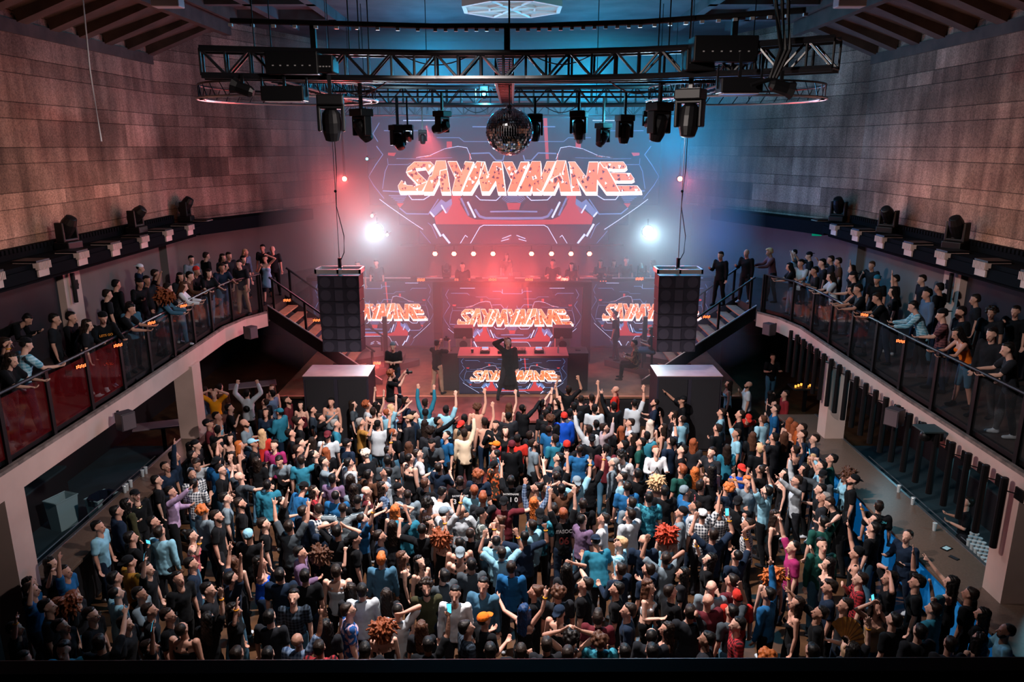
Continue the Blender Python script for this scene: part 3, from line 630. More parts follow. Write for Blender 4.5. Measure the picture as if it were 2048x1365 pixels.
for x, y, X, rz, lb in ((162, 733, -8.0, 50, 'on the left balcony railing, nearest the camera'), (236, 691, -8.05, 50, 'on the left balcony railing, second from the camera'), (303, 646, -8.12, 50, 'on the left balcony railing under the forward flung hair'), (367, 612, -8.2, 50, 'on the left balcony railing, third post from the stairs'), (1801, 683, 8.0, -50, 'on the right balcony railing in front of the teal shirt'), (1729, 630, 8.05, -50, 'on the right balcony railing half hidden by leaning arms')):
    led_bar(atx(x, y, X), radians(rz), 'red LED bar '+lb, .45)
for x, y, Y, lb in ((574, 601, 23.3, 'at the top of the left stairs'), (633, 641, 23.3, 'midway on the left stairs'), (754, 727, 22.6, 'at the foot of the left stairs by the subwoofers'), (1413, 634, 23.3, 'in the middle of the right stairs')):
    led_bar(aty(x, y, Y), 0, 'red LED bar '+lb, .6)
glow('stair_glow', aty(754, 735, 22.3), RED, 60)
# red par cans under the main screen
p0 = None
PX = (870, 908, 947, 986, 1063, 1103, 1142, 1179); ordn = ('first', 'second', 'third', 'fourth', 'fifth', 'sixth', 'seventh', 'eighth')
for i, x in enumerate(PX):
    loc = aty(x, 508, 28.8)
    if p0 is None:
        p0 = empty('par_can', loc, label='.', cat='stage light', group='red par cans under the main screen')
        mb = MB(); mb.lathe([(.06, .22), (.11, .16), (.125, 0), (.11, 0)], axis=(0, .95, .3), n=14); mb.build('can', M_BLACK, p0)
        mb = MB(); mb.lathe([(.1, 0), (.085, -.02)], axis=(0, .95, .3), n=6); mb.build('lens', M_REDLENS, p0)
        mb = MB(); mb.box((0, .1, .2), (.04, .04, .3)); mb.build('yoke', M_BLACK, p0); note_kids(p0); o = p0
    else: o = clone(p0, loc)
    o['label'] = 'red glowing par can under the main screen, %s of eight from the left' % ordn[i]
    glow('par_glow', loc+Vector((0, -.15, -.06)), RED, 330 if i not in (2, 3, 4) else 480, loc+Vector((0, -4, -6.5)), .08, 64, .9)
MB().span((-4.3, 28.9, 4.83), (4.3, 28.98, 4.9)).build('lighting_pipe', M_BLACK, None, label='black pipe carrying the red par cans below the main screen', cat='pipe')
# bright blinders and the red side lights
def beacon(px, py, Y, r, lens, label, name='blinder_light'):
    loc = aty(px, py, Y); t = empty(name, loc, label=label, cat='stage light')
    mb = MB(); mb.lathe([(r*.7, .2), (r*1.25, .12), (r*1.25, .0), (r*1.05, -.01)], axis=(0, 1, 0), n=16); mb.build('housing', M_BLACK, t)
    mb = MB(); mb.ball((0, -.0, 0), r, 16, 8, sc=(1, .4, 1)); mb.build('lens', lens, t, smooth=True)
    mb = MB(); mb.box((0, .1, r*1.6), (.05, .05, r*1.4)); mb.build('clamp', M_BLACK, t)
    mb = MB(); mb.span((-.03, .1, -.03), (.03, 29.0-Y, .03)) if name != 'red_side_light' else mb.span((-.03, -.02, r), (.03, .04, 9.65-loc.z)); mb.build('mounting_arm', M_BLACK, t)
    return loc
b = beacon(754, 460, 28.5, .2, M_ICELENS, 'blinding white blue light left of the main screen, brightest light on that side'); glow('blinder_glow', b+Vector((0, -.35, 0)), ICE, 2600, b+Vector((-.25*b.x, -10, 0)), .1, 75, 1.0)
b = beacon(1296, 463, 28.5, .2, M_ICELENS, 'blinding white blue light under the right step of the main screen'); glow('blinder_glow', b+Vector((0, -.35, 0)), ICE, 2600, b+Vector((-.25*b.x, -10, 0)), .1, 75, 1.0)
b = beacon(689, 358, 27.2, .09, M_REDLENS, 'small red light high on the left of the main screen', 'red_side_light'); glow('red_glow', b+Vector((0, -.35, 0)), RED, 520, b+Vector((1, -10, -2)), .1, 110, 1.0)
b = beacon(1360, 358, 27.2, .09, M_REDLENS, 'small red light high on the right of the main screen', 'red_side_light'); glow('red_glow', b+Vector((0, -.35, 0)), RED, 330, b+Vector((0, -10, -2)), .1, 120, 1.0)
for x, y, lb in ((744, 432, 'upper small orange lens beside the left blinder'), (774, 470, 'lower small orange lens beside the left blinder'), (1321, 273, 'orange lens under the right lighting truss')): beacon(x, y, 28.2, .06, mat('peach_lens', (0, 0, 0), .4, emit=(1, .55, .4), es=12), lb, 'accent_light')
beacon(734, 318, 27, .05, M_CYANLENS, 'tiny cyan light left of the main screen', 'accent_light')
# added lamps floating inside the haze, without fixtures, to colour it
glow('haze_red_left', (-5.0, 24.6, 6.6), RED, 380, size=.8)
glow('haze_red_mid', (-.3, 24.6, 4.1), RED, 800, size=.8)
glow('haze_teal_top', (2.6, 27.0, 10.6), (0.0, 0.42, 0.75), 800, size=.8)
glow('haze_teal_top_two', (-2.6, 27.0, 11.0), (0.0, 0.38, 0.75), 600, size=.8)
glow('haze_teal_right', (5.6, 26.6, 8.6), (0.02, 0.42, 0.9), 420, size=.8)
glow('haze_blue_right', (7.2, 26.6, 5.6), (0.03, 0.25, 0.9), 200, size=1.0)
glow('haze_white_left', (-4.2, 26.0, 5.8), (0.7, 0.8, 1.0), 110, size=.8)
# the haze itself
hb = bmesh.new()
for sx in (-1, 1):
    for x, y, z in ((4.5, 21.3, 1.1), (4.2, 21.4, 4.2), (9.4, 27.0, 1.1), (7.4, 33.1, 1.1), (2.5, 25.6, 12.25), (9.0, 28.0, 12.25), (7.4, 33.1, 12.25)): hb.verts.new((sx*x, y, z))
bmesh.ops.convex_hull(hb, input=list(hb.verts)); hz = MB(); hb.verts.index_update(); hz.add([v.co for v in hb.verts], [tuple(v.index for v in f.verts) for f in hb.faces]); hb.free()
hm = bpy.data.materials.new('stage_haze'); t = nt(hm); out = t.nodes.new('ShaderNodeOutputMaterial'); vs = t.nodes.new('ShaderNodeVolumeScatter')
vs.inputs['Color'].default_value = (1, 1, 1, 1); vs.inputs['Density'].default_value = 0.07; vs.inputs['Anisotropy'].default_value = 0.0
t.links.new(vs.outputs[0], out.inputs['Volume'])
hz.build('haze', hm, None, label='thin stage haze hanging around the stage, lit red and blue', cat='haze', kind='stuff')
# ---------------------------------------------------------------- lighting truss
def truss(pts, w, h, label, name='lighting_truss', step=.42, cr=.03, b_=.016):
    """box truss through pts (bottom chord centre line)"""
    t = empty(name, (0, 0, 0), label=label, cat='truss')
    pts = [Vector(p) for p in pts]
    L = [0]
    for a, b in zip(pts[:-1], pts[1:]): L.append(L[-1]+(b-a).length)
    def at(s):
        for i in range(len(pts)-1):
            if s <= L[i+1]+1e-6:
                f = (s-L[i])/(L[i+1]-L[i]); d = (pts[i+1]-pts[i]).normalized(); return pts[i].lerp(pts[i+1], f), Vector((d.y, -d.x, 0)).normalized()
        d = (pts[-1]-pts[-2]).normalized(); return pts[-1], Vector((d.y, -d.x, 0)).normalized()
    n = max(2, int(L[-1]/step)); S = [L[-1]*i/n for i in range(n+1)]
    ch = MB(); br = MB(); up = Vector((0, 0, h))
    rows = []
    for sd in (-w/2, w/2):
        lo = [at(s)[0]+at(s)[1]*sd for s in S]; hi = [p+up for p in lo]; rows.append((lo, hi))
        ch.path(lo, cr, 6); ch.path(hi, cr, 6)
        for i in range(n):
            br.tube(lo[i], hi[i], b_, n=5, caps=False)
            a, b = (lo[i], hi[i+1]) if i % 2 else (hi[i], lo[i+1]); br.tube(a, b, b_, n=5, caps=False)
        br.tube(lo[n], hi[n], .02, n=5)
    for i in range(0, n+1):
        br.tube(rows[0][0][i], rows[1][0][i], .014, n=5, caps=False); br.tube(rows[0][1][i], rows[1][1][i], .014, n=5, caps=False)
    ch.build('chords', M_TRUSS, t); br.build('bracing', M_TRUSS, t)
    return t
front = [(-5.65, 14.5, 9.82), (-3.8, 14.95, 9.82), (-1.6, 15.25, 9.82), (.4, 15.2, 9.82), (2.4, 14.75, 9.82), (4.2, 14.0, 9.82), (5.35, 13.15, 9.82)]
truss(front, .4, .46, 'nearest black box truss, arcing across the hall above the stage front', cr=.06, b_=.024)
t = empty('pipe_batten', (0, 0, 0), label='thin black pipe with small clamps running above the nearest truss', cat='pipe')
up = [(-5.1, 14.6, 10.78), (-1.5, 15.25, 10.78), (.4, 15.2, 10.78), (2.4, 14.75, 10.78), (4.9, 13.5, 10.78)]
mb = MB(); mb.path(up, .05, 8); mb.build('pipe', M_BLACK, t)
mb = MB()
for i in range(40):
    f = i/39*(len(up)-1); k = min(int(f), len(up)-2); p = Vector(up[k]).lerp(Vector(up[k+1]), f-k); mb.box(p+Vector((0, 0, -.07)), (.07, .06, .05))
mb.build('clamps', M_CHROME, t)
for p in ((-3.7, 14.95), (-.1, 15.2), (3.9, 14.1)): MB().span((p[0]-.05, p[1]-.05, 10.25), (p[0]+.05, p[1]+.05, 10.78)).build('hanger', M_BLACK, t)
truss([(-4.9, 22.9, 9.75), (-2, 23.4, 9.75), (2, 23.4, 9.75), (4.9, 22.9, 9.75)], .4, .5, 'middle black box truss, behind the mirror ball', cr=.06, b_=.024)
truss([(-6.3, 27.2, 9.6), (6.3, 27.2, 9.6)], .4, .45, 'farthest truss, just in front of the main screen top')
truss([(-4.6, 15.2, 9.8), (-4.6, 22.8, 9.8)], .35, .45, 'left hand truss running front to back over the hanging speakers')
truss([(4.4, 14.3, 9.8), (4.6, 22.8, 9.8)], .35, .45, 'right hand truss running front to back over the hanging speakers')
truss([(-.15, 15.5, 9.8), (-.15, 23.1, 9.8)], .35, .45, 'middle truss running front to back above the mirror ball')
for s, nm in ((-1, 'left'), (1, 'right')):
    t = empty('ring_truss', (s*5.25, 18.6, 9.62), label='curved ring truss with a shiny double rim on the %s of the rig' % nm, cat='truss')
    for r, z in ((2.05, 0), (1.9, .0), (2.0, .3)):
        mb = MB(); mb.path([(r*cos(i*pi/24), r*sin(i*pi/24), z) for i in range(49)], .024, 6); mb.build('ring', M_CHROME if z == 0 else M_TRUSS, t)
    mb = MB()
    for i in range(36):
        a = i*pi/18; mb.tube((2.05*cos(a), 2.05*sin(a), 0), (1.9*cos(a), 1.9*sin(a), 0), .012, n=4); mb.tube((2.0*cos(a), 2.0*sin(a), .3), (2.0*cos(a+.1), 2.0*sin(a+.1), 0), .012, n=4)
    mb.build('rungs', M_TRUSS, t)
# rigging cables up to the ceiling
for i, (x, y, Y, lb) in enumerate(((509, 95, 14.6, 'far left end of the nearest truss'), (698, 80, 15, 'left part of the nearest truss'), (718, 80, 15, 'left part of the nearest truss, second of two'), (737, 80, 15.1, 'left part of the nearest truss beside the pair'), (1018, 70, 15.4, 'middle of the rig'), (1318, 70, 14.5, 'right part of the nearest truss'), (1339, 70, 14.4, 'right part of the nearest truss, second of two'), (1380, 70, 14.2, 'right end of the pipe batten'))):
    p = aty(x, y, Y); mb = MB(); mb.path([(p.x, Y, 10.25), (p.x, Y, 12.74)], .012, 5)
    mb.build('rigging_chain', M_BLACK, None, label='thin rigging chain to the '+lb, cat='chain')
# ---------------------------------------------------------------- fixtures
def moving_head(loc, sc, tilt, pan, label, lens=None, down=True):
    """base, yoke and head; hangs downwards when down"""
    t = empty('moving_head_light', loc, pan, label=label, cat='stage light')
    t.scale = (sc,)*3
    sg = -1 if down else 1
    MB().box((0, 0, sg*.08), (.42, .36, .16)).build('base', M_BLACK, t, bevel=.02)
    yk = MB(); yk.box((-.19, 0, sg*.36), (.06, .2, .42)); yk.box((.19, 0, sg*.36), (.06, .2, .42)); yk.box((0, 0, sg*.19), (.42, .2, .06)); yk.build('yoke', M_BLACK, t, bevel=.02)
    ax = Matrix.Rotation(tilt, 3, 'X') @ Vector((0, 0, sg*1.0))
    mb = MB(); mb.lathe([(.09, -.2), (.14, -.14), (.155, 0), (.15, .16), (.12, .27), (.115, .29)], (0, 0, sg*.42), ax, n=14); mb.build('head', M_BLACK, t, smooth=False)
    mb = MB(); mb.lathe([(.105, .292), (.09, .3), (.02, .31)], (0, 0, sg*.42), ax, n=14); mb.build('lens', lens or M_BLACK, t)
    if down:
        mb = MB(); hh_ = max(.2, (9.86-loc[2])/sc); mb.box((0, 0, hh_/2), (.06, .06, hh_)); mb.box((0, 0, .0), (.3, .05, .03)); mb.build('clamp', M_TRUSS, t)
    return t
FX = [(660, 190, 14.6, 1.15, 10, 10, 'big one nearest the camera on the left of the rig', None), (722, 218, 16.4, .95, 38, -40, 'second from the left, tilted, under the left ring', M_REDLED), (795, 250, 21.3, .95, -35, 40, 'third from the left, tilted to the left', None),
      (815, 250, 21.3, .7, 60, 0, 'shining white, left of the middle under the rig', M_ICELENS), (884, 222, 19.3, .9, 75, 60, 'fourth, turned sideways left of the mirror ball', None), (1070, 228, 21.3, 1.0, 10, 0, 'one half hidden behind the mirror ball', None), (1158, 222, 19.3, .95, 12, -20, 'narrow one right of the mirror ball', None),
      (1207, 246, 21.3, .9, 35, 40, 'tilted one between the mirror ball and the right ring', None), (1250, 230, 19.3, .95, 5, 20, 'upright one left of the right ring', None), (1320, 205, 16.4, 1.1, 20, 30, 'large one under the right ring', None), (1382, 178, 14.6, 1.2, -10, -30, 'largest one on the right of the rig', None),
      (1297, 222, 21.3, .7, 70, 0, 'shining blue white, behind the right ring', M_ICELENS), (968, 172, 23.2, .6, 80, 0, 'shining white on the middle truss', M_ICELENS), (1160, 250, 24.6, .8, 30, 0, 'small one behind the narrow one right of the mirror ball', None), (845, 260, 24.6, .6, 0, 0, 'tiny one far back left of the mirror ball', None)]
for k, (Y, w) in enumerate(((16.4, 4.9), (19.3, 4.9), (21.3, 4.9), (24.6, 4.9))):
    MB().path([(-w, Y, 9.86), (w, Y, 9.86)], .028, 6).build('cross_pipe', M_TRUSS, None, label='black cross pipe of the rig carrying moving heads, %s row from the camera' % ('first', 'second', 'third', 'fourth')[k], cat='pipe')
for x, Y, lb in ((-5.6, 27.2, 'left end of the farthest truss'), (5.6, 27.2, 'right end of the farthest truss'), (-4.6, 24.6, 'left end of the fourth cross pipe'), (4.6, 24.6, 'right end of the fourth cross pipe'), (-2.5, 23.3, 'left half of the middle truss'), (2.5, 23.3, 'right half of the middle truss'), (5.6, 18.6, 'right ring truss'), (-5.6, 18.6, 'left ring truss')):
    MB().path([(x, Y, 9.6), (x, Y, 12.75)], .012, 5).build('rigging_chain', M_BLACK, None, label='thin rigging chain down to the '+lb, cat='chain')
for x, y, Y, sc, ti, pa, lb, ln in FX:
    p = aty(x, y, Y); moving_head(p, sc, radians(ti), radians(pa), 'hanging moving head light, '+lb, ln)
for x, y, Y, c_, pw in ((815, 262, 21.6, ICE, 160), (1297, 232, 21.6, (.1, .75, 1), 260), (968, 182, 22.9, (.1, .65, 1), 200)): glow('fixture_glow', aty(x, y, Y), c_, pw, size=.05)
for x, y, lb in ((1284, 528, 'on the right part of the gallery parapet, cyan lens'), (1148, 546, 'on the gallery parapet over the right screen post, blue lens'), (893, 546, 'on the gallery parapet over the left screen post')):
    q = aty(x, y, 27.6); moving_head((q.x, 27.6, 3.86), .75, radians(60), radians(180), 'moving head light '+lb, M_CYANLENS if 'cyan' in lb or 'blue' in lb else None, down=False)
# flood boxes and mess of the truss ends
def flood(loc, sz, rz, label):
    t = empty('flood_light', loc, rz, label=label, cat='stage light')
    MB().box((0, 0, 0), sz).build('housing', M_BLACK, t, bevel=.02)
    MB().box((0, 0, -sz[2]/2-.01), (sz[0]*.85, sz[1]*.8, .02)).build('lens', mat('flood_glass', (0.45, 0.36, 0.4), 0.3), t)
    mb = MB(); mb.box((-sz[0]/2-.02, 0, .12), (.03, .05, .34)); mb.box((0, 0, .3), (.05, .05, .5)); mb.box((sz[0]/2+.02, 0, .12), (.03, .05, .34)); mb.build('yoke', M_BLACK, t)
flood(aty(570, 188, 14.5), (.78, .4, .26), 0, 'wide box flood light under the left end of the nearest truss')
flood(aty(1478, 172, 13.4), (.7, .4, .24), 0, 'wide box flood light under the right end of the nearest truss')
for x, y, Y, w, h, lb in ((590, 128, 14.6, .95, .4, 'left end of the nearest truss'), (1445, 100, 13.9, 1.1, .42, 'right end of the nearest truss'), (1395, 122, 14.2, .5, .36, 'right part of the nearest truss'), (650, 130, 14.7, .4, .3, 'left part of the nearest truss')):
    p = aty(x, y, Y); t = empty('dimmer_rack', p, label='black dimmer box strapped inside the '+lb, cat='power box')
    MB().box((0, 0, 0), (w, .5, h)).build('case', M_BLACK, t, bevel=.02)
    mb = MB(); [mb.box((-w*.35+i*w*.14, -.255, -.05), (.03, .015, .02)) for i in range(6)]; mb.build('plugs', M_CHROME, t)
def spotpar(loc, rz, ry, label):
    t = empty('barn_door_spot', loc, rz, label=label, cat='stage light')
    r = Matrix.Rotation(ry, 3, 'Y')
    mb = MB(); mb.lathe([(.06, -.2), (.1, -.14), (.11, .1), (.15, .2)], axis=r @ Vector((1, 0, 0)), n=8); mb.build('can', M_BLACK, t)
    mb = MB(); mb.box((0, 0, .16), (.05, .05, .2)); mb.build('clamp', M_BLACK, t)
spotpar(aty(486, 178, 14.4), 0, radians(-160), 'small barn door spot hanging from the left tip of the nearest truss')
spotpar(aty(1562, 175, 13.0), 0, radians(15), 'small barn door spot hanging from the right tip of the nearest truss')
# cables drooping at the truss
for x, y, Y, dx, lb in ((1535, 60, 13.1, .35, 'thick black cable loom rising from the right truss end to the ceiling'),):
    p = aty(x, y, Y); t = empty('cable_loom', p, label=lb, cat='cable')
    for k in range(3):
        mb = MB(); mb.path([(k*.07, 0, 2.0), (k*.1, 0, 1.0), (.1+k*.1, 0, .4), (.25+k*.07, 0, -.3), (.1+k*.05, 0, -.75), (-.2, 0, -.85)], .035, 6); mb.build('cable', M_BLACK, t)
for i, (x0, x1, y0, Y) in enumerate(((-3.4, -2.4, 9.75, 15.0), (-2.2, -.7, 10.3, 15.2), (.3, 1.6, 10.3, 15.1), (1.8, 2.9, 9.75, 14.7), (-1.5, -.6, 9.75, 23.2), (.9, 2.0, 9.75, 23.2))):
    mb = MB(); mb.path([(x0+(x1-x0)*k/10, Y, y0-.22*sin(pi*k/10)) for k in range(11)], .012, 5)
    mb.build('drooping_cable', M_BLACK, None, label='thin cable sagging from the %s truss, %s of its row from the left' % ('nearest' if i < 4 else 'middle', ('first', 'second', 'third', 'fourth', 'first', 'second')[i]), cat='cable')
# mirror ball
p = aty(1019, 263, 16.2)
t = empty('mirror_ball', p, label='large mirror ball of small square mirrors hanging in the middle of the rig', cat='mirror ball')
R = .49; me = bpy.data.meshes.new('mirrors'); vs, fs, mi = [], [], []; rnd = random.Random(2)
rows = 30
for i in range(rows):
    a0, a1 = -pi/2+pi*i/rows, -pi/2+pi*(i+1)/rows; am = (a0+a1)/2; n = max(4, int(2*pi*cos(am)/(pi/rows)))
    for j in range(n):
        b0, b1 = 2*pi*j/n+.01, 2*pi*(j+1)/n-.01; tl = Vector((rnd.uniform(-.006, .006), rnd.uniform(-.006, .006), rnd.uniform(-.006, .006)))
        q = [(a0+.008, b0), (a0+.008, b1), (a1-.008, b1), (a1-.008, b0)]; k0 = len(vs)
        for q_, (a, b_) in enumerate(q): vs.append(Vector((cos(a)*cos(b_), cos(a)*sin(b_), sin(a)))*R*(1+(tl.x if q_ in (0, 1) else -tl.x)+(tl.y if q_ in (1, 2) else -tl.y)))
        fs.append((k0, k0+1, k0+2, k0+3))
me.from_pydata([tuple(v) for v in vs], [], fs); me.materials.append(mat('mirror_tile', (0.82, 0.84, 0.88), 0.06, 1.0))
o = bpy.data.objects.new('mirrors', me); COL.objects.link(o); o.parent = t
mb = MB(); mb.ball((0, 0, 0), R*.985, 24, 12); mb.build('core', M_DARK, t)
mb = MB(); mb.path([(0, 0, R), (0, 0, 12.74-p.z)], .015, 6); mb.lathe([(.07, 0), (.06, .06)], (0, 0, R-.02), n=12); mb.build('hanger', M_STEEL, t)
# white string hanging on the left and paper lantern pieces at the ceiling
mb = MB(); a = [aty(166, 0, 12.5), aty(180, 140, 12.5), aty(203, 283, 12.5)]; mb.path([a[0]+Vector((0, 0, .6)), *a], .012, 5)
mb.build('white_string', mat('white_ribbon', (0.7, 0.65, 0.68), 0.6), None, label='thin white ribbon dangling from the ceiling in front of the left stone wall', cat='ribbon')
for x, lb in ((335, 'left'), (1700, 'right')):
    p = aty(x, 3, 16); t = empty('ceiling_speaker', p, label='pale speaker hanging from the %s side of the ceiling' % lb, cat='speaker')
    MB().box((0, 0, 0), (.55, .3, .22)).build('cabinet', mat('pale_cab', (.6, .58, .62), .5), t, bevel=.02); MB().box((0, 0, .7), (.04, .04, 1.2)).build('bracket', M_STEEL, t)
# moving heads on the ledges, octagonal wall sconces, pilaster sconces
for s, nm in ((-1, 'left'), (1, 'right')):
    for i, y in enumerate((14.9, 18.35, 21.8, 25.2)):
        if i == 0 and s > 0: y = 14.7
        moving_head((s*10.85, y, 6.14), 1.15, radians(35 if i % 2 else 50), radians(-s*70+i*9), 'moving head light standing on the %s ledge, %s from the camera' % (nm, ('first', 'second', 'third', 'fourth')[i]), None, down=False)
        glow_ = None
    t = empty('octagonal_sconce', (s*11.26, 14.6 if s < 0 else 14.35, 8.03), label='openwork octagonal metal ornament on the %s stone wall' % nm, cat='sconce')
    mb = MB()
    for r in (.62, .5):
        mb.path([(0, r*cos(pi/8+k*pi/4)*1.0, r*sin(pi/8+k*pi/4)*1.35) for k in range(9)], .03, 6)
    mb.build('ring', M_TRUSS, t)
    mb = MB()
    for k in range(8):
        for f in (.0, .5):
            a = pi/8+(k+f)*pi/4; q = cos(pi/8) if f else 1; mb.tube((0, .62*q*cos(a), .62*q*1.35*sin(a)), (0, .5*q*cos(a), .5*q*1.35*sin(a)), .02, n=5)
    mb.build('studs', mat('copper', (.5, .2, .12), .4, .8), t)
    if s > 0:
        mb = MB(); mb.ball((-.05, 0, 0), .1, 12, 8); mb.build('knob', M_BLACK, t, smooth=True)
    t = empty('pilaster_sconce', (s*11.25, 19.1, 5.05), label='black H shaped tube sconce on the pale pilaster of the %s balcony' % nm, cat='sconce')
    mb = MB(); mb.tube((0, -.11, -.38), (0, -.11, .38), .055, n=10); mb.build('tube', M_BLACK, t)
    mb = MB(); mb.box((s*.04, .09, .05), (.04, .1, .24)); mb.build('wall_plate', M_BLACK, t); mb = MB(); mb.box((0, 0, .05), (.03, .2, .05)); mb.build('bracket', M_BLACK, t)
    MB().box((s*11.0, 12.0 if s < 0 else 12.4, 5.3), (.05, .05, .05)).build('smoke_detector', M_CHROME, None, label='tiny pale detector on the %s balcony wall' % nm, cat='detector') if False else None
# bins, cups and trays behind the left bar
def bin_(loc, rz, m, liner, label):
    t = empty('waste_bin', loc, rz, label=label, cat='bin')
    mb = MB(); 
    o = [(-.28, -.2), (.28, -.2), (.28, .2), (-.28, .2)]; i_ = [(a*.92, b*.9) for a, b in o]; lo = [(a*.8, b*.8) for a, b in o]
    vs = [(a, b, 0) for a, b in lo]+[(a, b, .74) for a, b in o]+[(a, b, .74) for a, b in i_]+[(a*.8, b*.8, .03) for a, b in i_]
    fs = [(0,1,2,3)]+[(i, (i+1) % 4, 4+(i+1) % 4, 4+i) for i in range(4)]+[(4+i, 4+(i+1) % 4, 8+(i+1) % 4, 8+i) for i in range(4)]+[(8+i, 8+(i+1) % 4, 12+(i+1) % 4, 12+i) for i in range(4)]+[(12,13,14,15)]
    mb.add(vs, fs); mb.build('tub', m, t)
    mb = MB(); mb.path([(a*1.02, b*1.02, .75) for a, b in o+o[:1]], .016, 5); mb.build('rim', m, t)
    if liner:
        mb = MB(); n = 16; r = [(.26*cos(2*pi*k/n)*(1+.1*(k % 2)), .19*sin(2*pi*k/n)*(1+.1*(k % 2))) for k in range(n)]
        mb.add([(a*1.1, b*1.1, .6) for a, b in r]+[(a*1.14, b*1.14, .78) for a, b in r]+[(a*.9, b*.9, .77) for a, b in r]+[(a*.8, b*.8, .3) for a, b in r], [(j*n+k, j*n+(k+1) % n, (j+1)*n+(k+1) % n, (j+1)*n+k) for j in range(3) for k in range(n)]); mb.build('liner', mat('bin_liner', (.01, .015, .03), .25), t)
p = atz(130, 1000, .7); bin_((p.x-.1, p.y, 0), radians(70), M_TEALBIN, False, 'tall grey plastic bin behind the left bar, the empty one')
p = atz(185, 1000, .7); bin_((p.x+.15, p.y+.1, 0), radians(70), M_TEALBIN, True, 'grey bin with a black liner, next to the empty bin behind the left bar')
cup0 = None
CUPS = [(228, 986, 'first'), (238, 982, 'second'), (247, 975, 'third'), (272, 954, 'fourth'), (279, 948, 'fifth')]
for x, y, lb in CUPS:
    p = atz(x, y, 1.12); p.x = max(p.x, -8.6)
    if cup0 is None:
        cup0 = empty('plastic_cup', p, label='.', cat='cup', group='clear plastic cups on the left bar')
        mb = MB(); mb.lathe([(.03, 0), (.042, .16)], n=12); mb.build('body', M_PLASTIC, cup0); mb = MB(); mb.lathe([(.043, .155), (.046, .165), (.043, .17)], n=12); mb.build('rim', M_PLASTIC, cup0); note_kids(cup0); o = cup0
    else: o = clone(cup0, p)
    o['label'] = 'clear plastic cup on the left bar rail, %s in the row from the camera' % lb
for x, y, z, lb in ((1868, 1062, 1.12, 'being filled by the bartender on the right bar'), (1810, 985, 1.12, 'upside down stack on the right bar behind the edge'), (1835, 1010, 1.12, 'lying near the ice well behind the right bar')):
    q = atz(x, y, z); q.x = min(q.x, 8.6); o = clone(cup0, q); o['label'] = 'clear plastic cup '+lb; o['group'] = 'clear plastic cups on the right bar'
k = 0
for i in range(6):
    for j in range(4):
        x, y = 1936+i*7+j*3, 1092+i*9-j*7; o = clone(cup0, atz(x, y, .98)); o.scale = (1, 1, .8); o['label'] = 'clear glass in the block of glasses beside the near column on the right bar'; o['group'] = 'block of upturned glasses at the right bar'
rack = MB(); p = atz(1960, 1110, .97); rack.box((p.x, p.y, .93), (.5, .75, .05)); rack.build('glass_tray', M_STEEL, None, label='steel tray under the glasses at the right bar', cat='tray')
for x, y, z, lb, nm in ((1908, 1117, 1.12, 'dark flat phone lying on the right bar top', 'smartphone'), (1893, 1098, 1.12, 'dark clipboard with a pale sheet on the right bar top', 'clipboard')):
    p = atz(x, y, z); t = empty(nm, p, radians(30), label=lb, cat=nm)
    MB().box((0, 0, .006), (.09, .17, .01) if nm[0] == 's' else (.2, .14, .012)).build('body', M_BLACK, t)
    MB().box((0, 0, .0125), (.08, .15, .002) if nm[0] == 's' else (.14, .1, .002)).build('screen' if nm[0] == 's' else 'sheet', M_DARK if nm[0] == 's' else mat('paper', (.4, .6, .65), .6), t)
# amber candle cluster and high tables under the left balcony
p = atz(1612, 772, .9)
t = empty('candle_table', (p.x, p.y, 0), label='dark table with amber lit glasses at the far end under the right balcony', cat='table')
MB().box((0, 0, .86), (1.0, .6, .05)).build('table_top', M_DARK, t); MB().box((0, 0, .42), (.1, .1, .84)).build('leg', M_BLACK, t)
for i in range(7):
    q = (p.x-.4+i*.13, p.y-.15+.1*(i % 3), .89)
    o = empty('candle_glass', q, label='amber candle glass on the dark table under the right balcony, %s from the left' % ORD[i], cat='candle', group='amber candle glasses')
    mb = MB(); mb.lathe([(.03, 0), (.036, .07)], n=8); mb.build('glass', mat('amber', (.5, .2, .05), .3, emit=(1, .35, .05), es=2.2), o)
for x, y, lb in ((505, 770, 'pale round edged table top glinting under the left balcony near the stage'), (325, 850, 'table with a wooden top in the dark under the left balcony')):
    p = atz(x, y, .95); t = empty('bar_table', (p.x, p.y, 0), radians(20), label=lb, cat='table')
    MB().box((0, 0, .95), (1.5, .6, .05)).build('table_top', mat('table_top', (.2, .15, .17), .35), t, bevel=.02); MB().box((0, 0, .47), (.1, .1, .94)).build('leg', M_BLACK, t)
glow('under_balcony', (-9.7, 20.5, 2.7), (1, .5, .5), 14, size=.2); glow('under_balcony', (9.8, 12.5, 2.8), (.3, .8, 1), 40, size=.3); glow('under_balcony', (9.8, 18, 2.8), (.3, .8, 1), 18, size=.3)
glow('bar_light', (-9.8, 12.5, 2.8), (.5, .8, 1), 10, size=.3)
# green exit sign glint
p = aty(1634, 468, 27.0); MB().box(p, (.35, .05, .14)).build('exit_sign', mat('exit_green', (0, .1, .05), .5, emit=(0, .55, .3), es=.35), None, label='dim green lit exit sign on the dark wall behind the right balcony', cat='sign')
